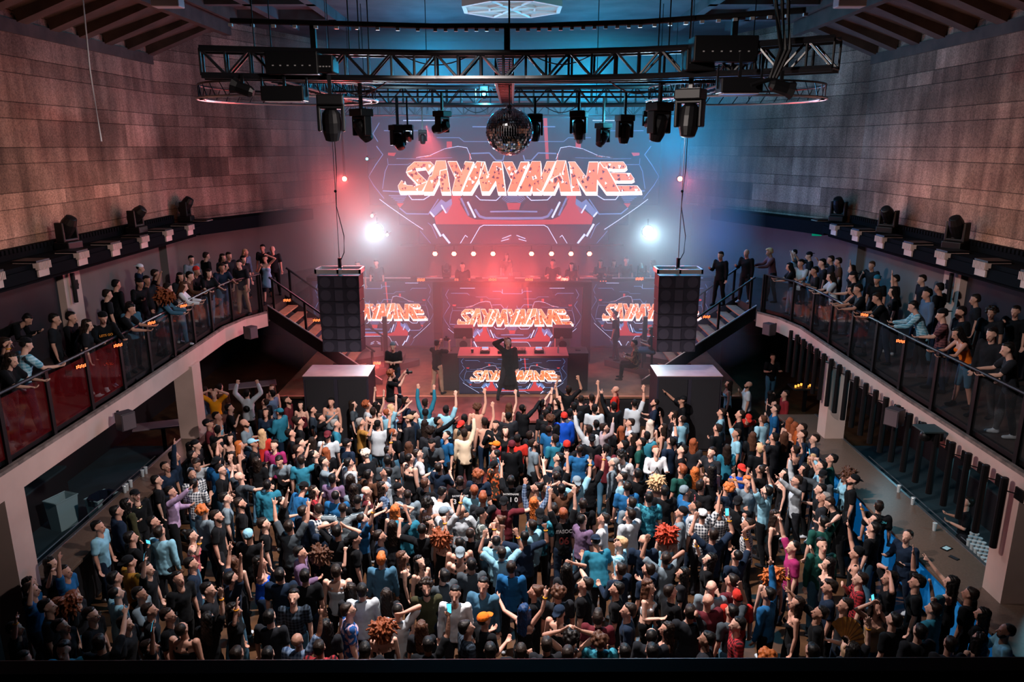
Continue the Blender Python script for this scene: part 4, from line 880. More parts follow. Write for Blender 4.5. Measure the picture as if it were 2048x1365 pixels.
# ---------------------------------------------------------------- people: body, clothes and hair generators
# person-local frame: faces +Y, right hand on +X, feet at z=0, 1.75 m tall
_ico = bmesh.new(); bmesh.ops.create_icosphere(_ico, subdivisions=2, radius=1.0); ICO = [v.co.copy() for v in _ico.verts]; _ico.free()
import numpy as np
SCRATCH = bpy.data.scenes.new('scratch')
def scratch_graph():
    vl = SCRATCH.view_layers[0]; vl.update(); return vl.depsgraph
class Blob:
    def __init__(s): s.bm = bmesh.new()
    def hull(s, *ells):
        """convex hull over ellipsoids (centre, radius or (rx,ry,rz), optional 3x3)"""
        vs = []
        for e in ells:
            c, r = Vector(e[0]), e[1]; r = (r, r, r) if isinstance(r, (int, float)) else r
            R_ = e[2] if len(e) > 2 else None
            for u in ICO:
                p = Vector((u.x*r[0], u.y*r[1], u.z*r[2]))
                if R_ is not None: p = R_ @ p
                vs.append(s.bm.verts.new(c+p))
        g = bmesh.ops.convex_hull(s.bm, input=vs, use_existing_faces=False)
        dead = {v for v in g.get('geom_interior', []) + g.get('geom_unused', []) if isinstance(v, bmesh.types.BMVert)}
        if dead: bmesh.ops.delete(s.bm, geom=list(dead), context='VERTS')
        return s
    def finish(s, name, voxel, smooth=2, wrinkle=0.0, wscale=9.0, factor=.5, smooth_shade=True):
        me = bpy.data.meshes.new(name+'_raw'); s.bm.to_mesh(me); s.bm.free()
        o = bpy.data.objects.new('tmp', me); SCRATCH.collection.objects.link(o)
        r = o.modifiers.new('r', 'REMESH'); r.mode = 'VOXEL'; r.voxel_size = voxel; r.use_smooth_shade = smooth_shade
        if smooth:
            m = o.modifiers.new('s', 'SMOOTH'); m.iterations = smooth; m.factor = factor
        dg = scratch_graph()
        out = bpy.data.meshes.new_from_object(o.evaluated_get(dg)); out.name = name
        bpy.data.objects.remove(o); bpy.data.meshes.remove(me)
        if wrinkle:
            out.update(); n = len(out.vertices); co = np.empty(n*3, 'f'); out.vertices.foreach_get('co', co); no = np.empty(n*3, 'f'); out.vertex_normals.foreach_get('vector', no)
            co = co.reshape(-1, 3); no = no.reshape(-1, 3); x, y, z = co.T*wscale*np.array([[1.5], [1.5], [1.1]], 'f')
            k = np.sin(2.1*x+1.3*np.sin(1.7*z+y)+z)*np.sin(1.9*y-.8*z+1.1*np.sin(2.3*x))+.5*np.sin(4.3*x+3.1*z+2*np.sin(2.9*y))+.35*np.sin(7.1*z-5.3*y+1.7*np.sin(5*x))
            out.vertices.foreach_set('co', (co+no*(k*wrinkle*.42)[:, None]).ravel())
        out.polygons.foreach_set('use_smooth', [smooth_shade]*len(out.polygons)); out.update()
        return out
ARMS = {  # upper arm direction, forearm direction (right side, x outwards), hand
 'd': ((.16, .02, -1), (.06, .22, -1), 'c'), 'b': ((.22, .12, -.9), (-.25, .95, .25), 'c'), 'c': ((.3, .4, -.8), (-.5, .35, .8), 'f'),
 'u': ((.28, .18, .95), (-.05, .12, 1), 'o'), 'U': ((.7, .3, .6), (-.3, .15, 1), 'o'), 'f': ((.15, .8, .5), (.0, .75, .7), 'p'),
 'w': ((.75, .35, .05), (-.1, .3, .95), 'f'), 'h': ((.75, .2, .65), (-.9, -.12, .35), 'c'), 'o': ((.95, .2, .05), (.75, .55, .2), 'o'),
 'p': ((.2, .7, -.15), (-.3, .5, .85), 'c'), 'r': ((.2, .6, -.75), (-.1, .95, -.12), 'c'), 'x': ((.12, .25, -.95), (-.9, .5, .08), 'f'),
 'k': ((.55, -.15, -.8), (-.6, .35, -.6), 'f'), 'n': ((.5, .1, .8), (-.75, -.45, -.15), 'c'), 'P': ((.45, .3, .85), (.1, .25, 1), 'p')}
def dirv(t, sx): return Vector((t[0]*sx, t[1], t[2])).normalized()
def joints(arms, lean, fem):
    sw = .165 if fem else .19
    T = Matrix.Translation((0, 0, .96)) @ Matrix.Rotation(-radians(lean), 4, 'X') @ Matrix.Translation((0, 0, -.96))
    J = {'T': T}
    for side, sx, code in (('R', 1, arms[0]), ('L', -1, arms[1])):
        u, f, hnd = ARMS[code]
        sh = T @ Vector((sx*sw, 0, 1.43)); raise_ = max(0, u[2])*.05
        sh = sh+Vector((-sx*raise_*.4, 0, raise_))
        ud, fd = dirv(u, sx), dirv(f, sx)
        if code not in 'rbcpUufPwo' : ud = (T.to_3x3() @ ud); fd = T.to_3x3() @ fd
        el = sh+ud*.285; wr = el+fd*.25
        J[side] = (sh, el, wr, fd, hnd, sx)
    return J
def arm_pieces(B, J, off=0.0, upto='hand', frac=1.0, th=1.0):
    for s in 'RL':
        sh, el, wr, fd, hnd, sx = J[s]
        if upto == 'sleeve':
            e2 = sh.lerp(el, .68); B.hull((sh, .062*th+off), (sh.lerp(e2, .5), .054*th+off)); B.hull((sh.lerp(e2, .5), .054*th+off), (e2, .056*th+off)); continue
        B.hull((sh, .055*th+off), (sh.lerp(el, .45), .05*th+off)); B.hull((sh.lerp(el, .45), .05*th+off), (el, .04*th+off))
        B.hull((el, .04*th+off), (el.lerp(wr, .3), .041*th+off)); B.hull((el.lerp(wr, .3), .041*th+off), (wr, .027+off))
def hand_pieces(B, J):
    for s in 'RL':
        sh, el, wr, fd, hnd, sx = J[s]
        up = (sh-el).cross(fd); 
        if up.length < .02: up = Vector((0, 0, 1))
        side = fd.cross(Vector((0, 1, 0)) if abs(fd.y) < .8 else Vector((0, 0, 1))).normalized()*sx; nrm = side.cross(fd).normalized()*sx
        R_ = Matrix((side, fd, nrm)).transposed()
        B.hull((wr+fd*.01, (.028, .02, .02), R_), (wr+fd*.075, (.042, .018, .014), R_))
        k = wr+fd*.085
        for i in range(4):
            a = (i-1.5)/1.5; base = k+side*(a*.031)*-1; ln = (.068, .078, .074, .058)[i]
            if hnd == 'f': d1, d2 = (fd*.3+nrm*.95), (-fd*.9+nrm*.2); ln *= .6
            elif hnd == 'c': d1, d2 = (fd*.85+nrm*.45), (fd*.4+nrm*.9)
            elif hnd == 'p': d1, d2 = ((fd, fd) if i == 0 or i == 3 else (fd*.3+nrm*.95, -fd*.9+nrm*.2)); ln *= 1 if i in (0, 3) else .6
            else: d1, d2 = (fd+side*-a*.22), (fd+side*-a*.2+nrm*.18)
            d1, d2 = d1.normalized(), d2.normalized(); m = base+d1*ln*.55; e = m+d2*ln*.5
            B.hull((base, .0115), (m, .011)); B.hull((m, .011), (e, .0095))
        tb = wr+fd*.03+side*.026; td = (side*.75+fd*.7+nrm*.3).normalized(); tm = tb+td*.04; te = tm+(fd*.9+side*.2+nrm*.4).normalized()*.032
        B.hull((tb, .015), (tm, .0125)); B.hull((tm, .0125), (te, .0105))
def head_mat(J, pitch=0):
    T = J['T']; p = T @ Vector((0, 0, 1.50)); base = -degrees_lean(T)*.55+pitch
    return Matrix.Translation(p) @ Matrix.Rotation(radians(base), 4, 'X') @ Matrix.Translation((0, .012, 0)) @ Matrix.Scale(1.08, 4)
def degrees_lean(T): return math.degrees(math.asin(max(-1, min(1, -(T.to_3x3() @ Vector((0, 0, 1))).y*-1))))
def torso(B, T, off=0.0, fem=False, lo=.96, wide=1.0):
    t = lambda x, y, z: T @ Vector((x, y, z)); w = wide; R3 = T.to_3x3()
    k = .9 if fem else 1.0; hp = 1.04 if fem else 1.0
    B.hull((t(0, -.005, .97), (.158*w*hp+off, .108*w+off, .09+off), R3), (t(0, 0, 1.12), (.135*w*k+off, .095*w+off, .08), R3))
    B.hull((t(0, 0, 1.12), (.135*w*k+off, .095*w+off, .08), R3), (t(0, .005, 1.30), (.165*w*k+off, .112*w*k+off, .09+off*.3), R3))
    for sx in (-1, 1):
        B.hull((t(0, .0, 1.31), (.12*k+off, .105*k+off, .08), R3), (t(sx*.12*k, -.005, 1.395), (.065+off, .07+off*.8, .045+off), R3), (t(0, -.01, 1.43), (.06, .055+off*.5, .035+off*.6), R3))
        if fem: B.hull((t(sx*.07, .085, 1.285), (.062+off*.4, .055+off*.5, .06+off*.3)), (t(sx*.06, .03, 1.34), (.05, .05, .05)))
LEGS = ['stand']
def leg_joints(sx, spread, stance):
    st = .07*sx*stance; m = LEGS[0]
    if m == 'sit': return Vector((sx*.088, 0, .93)), Vector((sx*.17, .42, .94)), Vector((sx*.15, .44, .51))
    if m == 'crouch': return Vector((sx*.088, 0, .93)), Vector((sx*.2, .33, .86)), Vector((sx*.15, .08, .5))
    if m == 'wide': return Vector((sx*.088, 0, .93)), Vector((sx*.2, .05+.1*sx, .5)), Vector((sx*.3, -.02+.12*sx, .09))
    return Vector((sx*.088, 0, .93)), Vector((sx*(spread+.005), .02+st*.7, .5)), Vector((sx*(spread+.02), -.02+st*1.6, .09))
def legs(B, off=0.0, lo=0.0, spread=.1, fem=False, stance=0):
    for sx in (-1, 1):
        hip, kn, an = leg_joints(sx, spread, stance)
        B.hull((hip, (.088+off, .092+off, .09+off)), (hip.lerp(kn, .5), .075+off)); B.hull((hip.lerp(kn, .5), .075+off), (kn, .054+off))
        if lo <= .45: B.hull((kn, .054+off), (kn.lerp(an, .35)+Vector((0, -.012, 0)), .054+off)); B.hull((kn.lerp(an, .35)+Vector((0, -.012, 0)), .054+off), (an+Vector((0, 0, .0)), .036+off))
def feet(B, off=0.0, spread=.1, stance=0, sides=(-1, 1)):
    for sx in sides:
        a = leg_joints(sx, spread, stance)[2]
        B.hull((a+Vector((0, -.025, -.045)), (.036+off, .04+off, .042+off*.3)), (a+Vector((sx*.012, .12, -.058)), (.042+off, .05+off, .03+off*.3))); B.hull((a, .038+off), (a+Vector((0, .03, -.05)), .035+off))
def head_pieces(B, H, fem=False):
    R3 = H.to_3x3(); h = lambda x, y, z: H @ Vector((x, y, z))
    B.hull((h(0, -.005, -.06), .052 if fem else .06), (h(0, .0, .06), .048 if fem else .056))                 # neck
    B.hull((h(0, -.012, .165), (.077, .094, .082), R3), (h(0, .012, .125), (.07, .08, .07), R3))               # skull
    B.hull((h(0, .02, .11), (.064, .068, .05), R3), (h(0, .055, .035), (.032, .028, .02), R3))                # jaw and chin
    B.hull((h(0, .09, .135), (.008, .008, .012), R3), (h(0, .112, .098), (.014, .014, .01), R3), (h(0, .085, .09), (.018, .012, .01), R3))   # nose
    B.hull((h(-.03, .072, .154), (.02, .011, .006), R3), (h(.03, .072, .154), (.02, .011, .006), R3))         # brow
    B.hull((h(-.014, .086, .068), (.014, .01, .006), R3), (h(.014, .086, .068), (.014, .01, .006), R3)); B.hull((h(-.01, .086, .058), (.012, .01, .006), R3), (h(.01, .086, .058), (.012, .01, .006), R3))
    for sx in (-1, 1): B.hull((h(sx*.077, -.005, .13), (.01, .017, .024), R3), (h(sx*.083, -.014, .14), (.006, .016, .02), R3))
BODY = {}
def body(arms, lean, fem, pitch, fat=1.0, stance=1):
    key = (arms, lean, fem, pitch, fat, LEGS[0])
    if key in BODY: return BODY[key]
    J = joints(arms, lean, fem); B = Blob(); H = head_mat(J, pitch)
    torso(B, J['T'], 0, fem, wide=fat); arm_pieces(B, J, th=.85 if fem else (1.12 if fat > 1 else 1)); hand_pieces(B, J); legs(B, fem=fem, stance=stance); feet(B, stance=stance); head_pieces(B, H, fem)
    me = B.finish('body', .0125, 1, factor=.4)
    # eyes and lips by place on the head
    n = len(me.polygons); c = np.empty(n*3, 'f'); me.polygons.foreach_get('center', c); c = c.reshape(-1, 3)
    Hi = np.array(H.inverted()); c = c @ Hi[:3, :3].T+Hi[:3, 3]; X, Y, Z = np.abs(c[:, 0]), c[:, 1], c[:, 2]
    idx = np.zeros(n, 'i'); idx[(Y > .075) & (X < .026) & (np.abs(Z-.063) < .011)] = 2; idx[(Y > .06) & (np.abs(X-.031) < .011) & (np.abs(Z-.134) < .006)] = 1
    for m in (T_SKIN, M_EYE, mat('lips', (.32, .09, .08), .5), mat('brows', (.02, .012, .01), .6)): me.materials.append(m)
    me.polygons.foreach_set('material_index', idx)
    BODY[key] = (me, J, H); return BODY[key]
CLOTH = {}
def cloth(kind, arms, lean, fem, fat=1.0, stance=1):
    """tee, long, tank, crop, dress, hoodie, jacket, pants, shorts, shoes"""
    lower = kind in ('pants', 'shorts', 'shoe_r', 'shoe_l')
    key = (kind, '' if lower else arms, 0 if lower else lean, fem, fat, LEGS[0] if lower else '')
    if key in CLOTH: return CLOTH[key]
    B = Blob(); J = joints(arms, lean, fem); T = J['T']; t = lambda x, y, z: T @ Vector((x, y, z)); R3 = T.to_3x3(); w = fat
    if kind in ('tee', 'long', 'hoodie', 'jacket'):
        of = {'tee': .017, 'long': .02, 'hoodie': .032, 'jacket': .03}[kind]
        torso(B, T, of, fem, wide=w); B.hull((t(0, 0, 1.1), (.145*w+of, .1*w+of, .05), R3), (t(0, -.0, .84), (.168*w+of, .115*w+of, .02), R3))
        arm_pieces(B, J, of-.002, 'sleeve' if kind == 'tee' else 'arm')
        if kind in ('hoodie', 'jacket'):
            B.hull((t(0, -.075, 1.46), (.09, .05, .05)), (t(0, -.10, 1.38), (.09, .04, .06))) if kind == 'hoodie' else B.hull((t(0, -.03, 1.48), (.075, .06, .025)), (t(0, -.02, 1.44), (.09, .07, .02)))
    elif kind in ('tank', 'crop', 'dress'):
        of = .012
        a = lambda z, rx, ry: (t(0, 0.002, z), (rx*w+of, ry*w+of, .03), R3)
        k = .9 if fem else 1
        B.hull(a(1.13, .137*k, .097), (t(0, .005, 1.27), (.166*k*w+of, .115*k*w+of, .05), R3))
        if fem:
            for sx in (-1, 1): B.hull((t(sx*.07, .087, 1.28), (.064+of, .058+of, .058)), (t(0, .0, 1.24), (.12, .08, .05)))
        if kind != 'crop': B.hull(a(1.13, .137*k, .097), (t(0, 0, .96), (.165*w+of, .112*w+of, .06), R3)); B.hull((t(0, 0, .96), (.165*w+of, .112*w+of, .05), R3), (t(0, 0, .86), (.17*w+of, .115*w+of, .02), R3))
        for sx in (-1, 1):
            rr = .014 if fem else .03
            B.hull((t(sx*.09, .09*k, 1.33), (rr, .02, .02)), (t(sx*.085, .0, 1.46), (rr, .02, .012))); B.hull((t(sx*.085, 0.0, 1.46), (rr, .02, .012)), (t(sx*.08, -.085, 1.34), (rr, .02, .02)))
        if kind == 'dress': B.hull((t(0, 0, .95), (.17+of, .12+of, .04), R3), (Vector((0, .02, .62)), (.23, .17, .02)))
    elif kind in ('pants', 'shorts'):
        B.hull((Vector((0, 0, .95)), (.165*w, .115*w, .07)), (Vector((0, 0, .88)), (.165*w, .112*w, .06))); legs(B, .016, .0 if kind == 'pants' else .5, fem=fem, stance=stance)
    elif kind[:4] == 'shoe': feet(B, .011, stance=stance, sides=(1,) if kind == 'shoe_r' else (-1,))
    me = B.finish(kind, .019 if kind[:4] != 'shoe' else .014, 3 if kind[:4] != 'shoe' else 2, wrinkle={'shoe_r': 0, 'shoe_l': 0, 'tee': .007, 'pants': .006, 'long': .009, 'hoodie': .01, 'jacket': .01}.get(kind, .004))
    me.materials.append(T_CLOTH)
    if kind in ('tee', 'long', 'hoodie', 'jacket', 'tank', 'crop', 'dress'):   # neck opening shows nothing here, it sits on the neck
        pass
    CLOTH[key] = me; return me
HAIRS = {}
def hair(kind):
    if kind in HAIRS: return HAIRS[kind]
    B = Blob(); E = lambda x, y, z, r: (Vector((x, y, z)), r)
    vox, wr, ws = .0105, .004, 30.
    if kind in ('short', 'quiff', 'fade', 'curly', 'long', 'bun', 'wild', 'flip', 'fan'):
        B.hull(E(0, -.04, .19, (.083, .082, .072)), E(0, -.06, .13, (.074, .056, .065))); B.hull(E(0, .002, .226, (.062, .06, .03)), E(0, -.035, .205, (.08, .076, .052)))
    if kind == 'quiff': B.hull(E(0, .06, .235, (.055, .03, .025)), E(0, -.01, .245, (.06, .06, .025)))
    if kind == 'buzz': B.hull(E(0, -.03, .185, (.080, .087, .072)), E(0, -.05, .14, (.073, .06, .055))); vox, wr = .01, .0
    if kind == 'curly':
        rnd = random.Random(3)
        for i in range(60):
            a = rnd.uniform(0, 6.28); z = rnd.uniform(-.25, 1); r = sqrt(max(0, 1-z*z)); x, y = r*cos(a)*.1, r*sin(a)*.1-.03
            if y > .045 and z < .5: continue
            B.hull(E(x, y, .17+z*.1, rnd.uniform(.022, .034)), E(x*1.05, y, .165+z*.1, .02))
        wr = .006
    if kind in ('long', 'brownlong'):
        B.hull(E(0, -.05, .15, (.088, .06, .07)), E(0, -.085, .0, (.095, .038, .05))); B.hull(E(0, -.085, .0, (.095, .038, .05)), E(0, -.115, -.2, (.085, .03, .06)))
        for sx in (-1, 1): B.hull(E(sx*.075, .0, .14, (.02, .05, .05)), E(sx*.085, -.03, -.02, (.025, .035, .04)))
        wr, ws = .012, 22.
    if kind == 'bun': B.hull(E(0, -.11, .24, .042), E(0, -.09, .225, .04))
    if kind == 'pony' : pass
    if kind in ('wild', 'flip', 'fan'):
        rnd = random.Random({'wild': 4, 'flip': 8, 'fan': 12}[kind])
        B.hull(E(0, -.035, .17, (.125, .115, .105)), E(0, -.11, .06, (.12, .08, .1)))
        for i in range(190):
            a = rnd.uniform(0, 6.28); e = rnd.uniform(-.3, .9)
            if kind == 'flip': d = Vector((rnd.uniform(.4, 1), rnd.uniform(-.6, .5), rnd.uniform(-.35, .35))).normalized(); ln = rnd.uniform(.18, .32)
            elif kind == 'fan': d = Vector((rnd.uniform(-1, 1), rnd.uniform(-.9, .1), rnd.uniform(-.1, .9))).normalized(); ln = rnd.uniform(.08, .15)
            else: d = Vector((rnd.uniform(-1, 1), rnd.uniform(-.8, .3), rnd.uniform(-.6, .7))).normalized(); ln = rnd.uniform(.09, .15)
            p0 = Vector((0, -.03, .16))+d*.07; p1 = p0+d*ln*.5+Vector((0, 0, rnd.uniform(-.02, .04))); p2 = p0+d*ln+Vector((rnd.uniform(-.04, .04), 0, rnd.uniform(-.09, .03)))
            B.hull((p0, .03), (p1, .02)); B.hull((p1, .02), (p2, .012))
        wr, ws = .008, 26.
    if kind in ('cap', 'capback'):
        s = 1 if kind == 'cap' else -1
        B.hull(E(0, -.018, .198, (.086, .096, .066)), E(0, -.02, .182, (.088, .1, .014)))
        B.hull(E(0, s*.10-.01, .184, (.07, .02, .006)), E(0, s*.165-.01, .172, (.05, .02, .005)), E(0, s*.06, .184, (.08, .03, .006)))
        wr = 0
    if kind == 'beanie': B.hull(E(0, -.025, .20, (.087, .095, .08)), E(0, -.04, .16, (.087, .085, .03))); wr = .003
    if kind == 'beard': B.hull(E(0, .062, .05, (.042, .036, .028)), E(0, .05, .03, (.036, .034, .02))); B.hull(E(-.055, .02, .09, (.012, .03, .03)), E(-.04, .055, .05, (.02, .03, .02))); B.hull(E(.055, .02, .09, (.012, .03, .03)), E(.04, .055, .05, (.02, .03, .02))); wr = .002; vox = .008
    me = B.finish(kind, vox, 1, wrinkle=wr, wscale=ws); me.materials.append(T_CLOTH if kind in ('cap', 'capback', 'beanie') else T_HAIR); HAIRS[kind] = me; return me
def glasses_mesh():
    if 'glasses' in HAIRS: return HAIRS['glasses']
    mb = MB()
    for sx in (-1, 1):
        mb.path([(sx*.032+.024*cos(k*pi/5), .112, .135+.018*sin(k*pi/5)) for k in range(11)], .004, 4); mb.path([(sx*.056, .11, .14), (sx*.08, .05, .142), (sx*.084, -.02, .14)], .003, 4)
    mb.path([(-.01, .116, .138), (.01, .116, .138)], .003, 4); me = mb.mesh('glasses', M_BLACK); HAIRS['glasses'] = me; return me
# ---------------------------------------------------------------- cloth, skin and hair materials
def fabric(name, col, pattern=None, col2=None, rough=.85):
    if name in MATS: return MATS[name]
    m = bpy.data.materials.new(name); t = nt(m); N = t.nodes.new; L = t.links.new
    out = N('ShaderNodeOutputMaterial'); b = N('ShaderNodeBsdfPrincipled'); L(b.outputs[0], out.inputs[0]); b.inputs['Roughness'].default_value = rough
    b.inputs['Specular IOR Level'].default_value = .12
    tc = N('ShaderNodeTexCoord'); nz = N('ShaderNodeTexNoise'); nz.inputs['Scale'].default_value = 9; L(tc.outputs['Object'], nz.inputs['Vector'])
    mr = N('ShaderNodeMapRange'); mr.inputs[3].default_value = .75; mr.inputs[4].default_value = 1.2; L(nz.outputs['Fac'], mr.inputs[0])
    vm = N('ShaderNodeVectorMath'); vm.operation = 'SCALE'; L(mr.outputs[0], vm.inputs['Scale']); L(vm.outputs[0], b.inputs['Base Color'])
    if pattern is None: vm.inputs[0].default_value = col
    else:
        def band(axis, sc, thr):
            w = N('ShaderNodeTexWave'); w.bands_direction = axis; w.inputs['Scale'].default_value = sc; L(tc.outputs['Object'], w.inputs['Vector'])
            g = N('ShaderNodeMath'); g.operation = 'GREATER_THAN'; g.inputs[1].default_value = thr; L(w.outputs['Fac'], g.inputs[0]); return g.outputs[0]
        mx = N('ShaderNodeMix'); mx.data_type = 'RGBA'; mx.inputs[6].default_value = (*col, 1); mx.inputs[7].default_value = (*col2, 1)
        if pattern == 'plaid':
            a, c = band('X', 5.5, .5), band('Z', 5.5, .5); ad = N('ShaderNodeMath'); ad.operation = 'ADD'; L(a, ad.inputs[0]); L(c, ad.inputs[1]); h = N('ShaderNodeMath'); h.operation = 'MULTIPLY'; h.inputs[1].default_value = .5; L(ad.outputs[0], h.inputs[0]); L(h.outputs[0], mx.inputs[0])
        elif pattern == 'stripe': L(band('Z', 14, .5), mx.inputs[0])
        else:
            vo = N('ShaderNodeTexNoise'); vo.inputs['Scale'].default_value = 14; vo.inputs['Detail'].default_value = 1; L(tc.outputs['Object'], vo.inputs['Vector']); g = N('ShaderNodeMath'); g.operation = 'GREATER_THAN'; g.inputs[1].default_value = .52; L(vo.outputs['Fac'], g.inputs[0]); L(g.outputs[0], mx.inputs[0])
        L(mx.outputs[2], vm.inputs[0])
    MATS[name] = m; return m
PAL = {'black': (.004, .005, .007), 'dark': (.012, .014, .019), 'navy': (.008, .018, .04), 'teal': (.02, .16, .25), 'ltblue': (.22, .47, .62), 'blue': (.012, .10, .26), 'grey': (.16, .22, .27), 'ltgrey': (.42, .48, .54),
       'dkgrey': (.045, .06, .075), 'white': (.68, .72, .78), 'red': (.50, .028, .02), 'maroon': (.10, .014, .022), 'yellow': (.75, .30, .012), 'orange': (.75, .16, .015), 'rust': (.35, .075, .015), 'tan': (.33, .21, .13), 'cream': (.72, .60, .45),
       'magenta': (.28, .02, .11), 'lilac': (.42, .30, .50), 'purple': (.15, .10, .19), 'olive': (.04, .04, .02), 'green': (.01, .07, .06), 'brown': (.08, .035, .02), 'gold': (.30, .15, .035), 'mustard': (.33, .16, .02), 'denim': (.05, .14, .23), 'khaki': (.38, .26, .18), 'rose': (.45, .1, .12), 'cobalt': (.005, .06, .42)}
PATT = {'plaidblue': ('plaid', (.03, .06, .13), (.18, .26, .40), 'blue plaid'), 'plaidlt': ('plaid', (.1, .35, .5), (.45, .7, .85), 'light blue plaid'), 'plaidred': ('plaid', (.02, .008, .012), (.42, .03, .04), 'red plaid'), 'plaidwhite': ('plaid', (.02, .03, .05), (.6, .64, .68), 'white checked'), 'plaiddk': ('plaid', (.006, .01, .016), (.04, .06, .09), 'dark plaid'),
        'stripe': ('stripe', (.05, .08, .1), (.3, .37, .42), 'striped grey'), 'camo': ('print', (.1, .13, .13), (.4, .46, .46), 'camouflage print'), 'floral': ('print', (.05, .04, .03), (.6, .12, .04), 'orange floral'), 'tropic': ('print', (.02, .09, .3), (.45, .32, .4), 'bright tropical print'), 'bluefl': ('print', (.05, .2, .4), (.35, .55, .75), 'blue floral'), 'bluepat': ('print', (.01, .09, .14), (.04, .26, .36), 'blue patterned'), 'flannel': ('plaid', (.1, .06, .08), (.55, .5, .55), 'checked flannel'), 'plaidmar': ('plaid', (.05, .02, .03), (.2, .08, .09), 'maroon plaid'), 'tattoo': ('print', (.3, .19, .12), (.08, .05, .04), 'patterned tan')}
CNAME = {'dark': 'dark', 'dkgrey': 'dark grey', 'ltgrey': 'light grey', 'ltblue': 'light blue', 'navy': 'navy', 'khaki': 'khaki', 'cobalt': 'cobalt blue'}
def fab(c):
    if c in PATT: p = PATT[c]; return fabric('cloth_'+c, p[1], p[0], p[2])
    return fabric('cloth_'+c, PAL[c])
def tinted(name, rough, lo, hi, nscale, spec=.3, sheen=0.0):
    """one material for many things: each object's own colour times a fine mottling"""
    if name in MATS: return MATS[name]
    m = bpy.data.materials.new(name); t = nt(m); N = t.nodes.new; L = t.links.new
    out = N('ShaderNodeOutputMaterial'); b = N('ShaderNodeBsdfPrincipled'); L(b.outputs[0], out.inputs[0]); b.inputs['Roughness'].default_value = rough
    b.inputs['Specular IOR Level'].default_value = spec; b.inputs['Sheen Weight'].default_value = sheen
    tc = N('ShaderNodeTexCoord'); nz = N('ShaderNodeTexNoise'); nz.inputs['Scale'].default_value = nscale; L(tc.outputs['Object'], nz.inputs['Vector'])
    mr = N('ShaderNodeMapRange'); mr.inputs[3].default_value = lo; mr.inputs[4].default_value = hi; L(nz.outputs['Fac'], mr.inputs[0])
    oi = N('ShaderNodeObjectInfo'); vm = N('ShaderNodeVectorMath'); vm.operation = 'SCALE'; L(oi.outputs['Color'], vm.inputs[0]); L(mr.outputs[0], vm.inputs['Scale']); L(vm.outputs[0], b.inputs['Base Color'])
    MATS[name] = m; return m
T_CLOTH = tinted('plain_cloth', .85, .75, 1.2, 9, .12, .02); T_SKIN = tinted('skin', .5, .88, 1.1, 14, .35); T_HAIR = tinted('hair_strands', .5, .4, 1.6, 40, .22)
def with_mat(me, key, m):
    """the same mesh with another material, made once"""
    k = (me.name, key)
    if k not in VARIANT: v = me.copy(); v.materials[0] = m; VARIANT[k] = v
    return VARIANT[k]
VARIANT = {}
def cname(c): return PATT[c][3] if c in PATT else CNAME.get(c, c)
SKIN = ((.64, .38, .30), (.54, .29, .22), (.38, .20, .145), (.14, .065, .045))
HC = {'black': (.006, .005, .005), 'dark': (.015, .009, .007), 'brown': (.07, .03, .018), 'auburn': (.22, .06, .025), 'orange': (.45, .12, .03), 'red': (.35, .04, .018), 'blonde': (.55, .36, .20), 'white': (.6, .52, .46), 'grey': (.2, .2, .2), 'blue': (.006, .03, .1)}
M_EYE = mat('eye_dark', (.05, .03, .025), .3); 
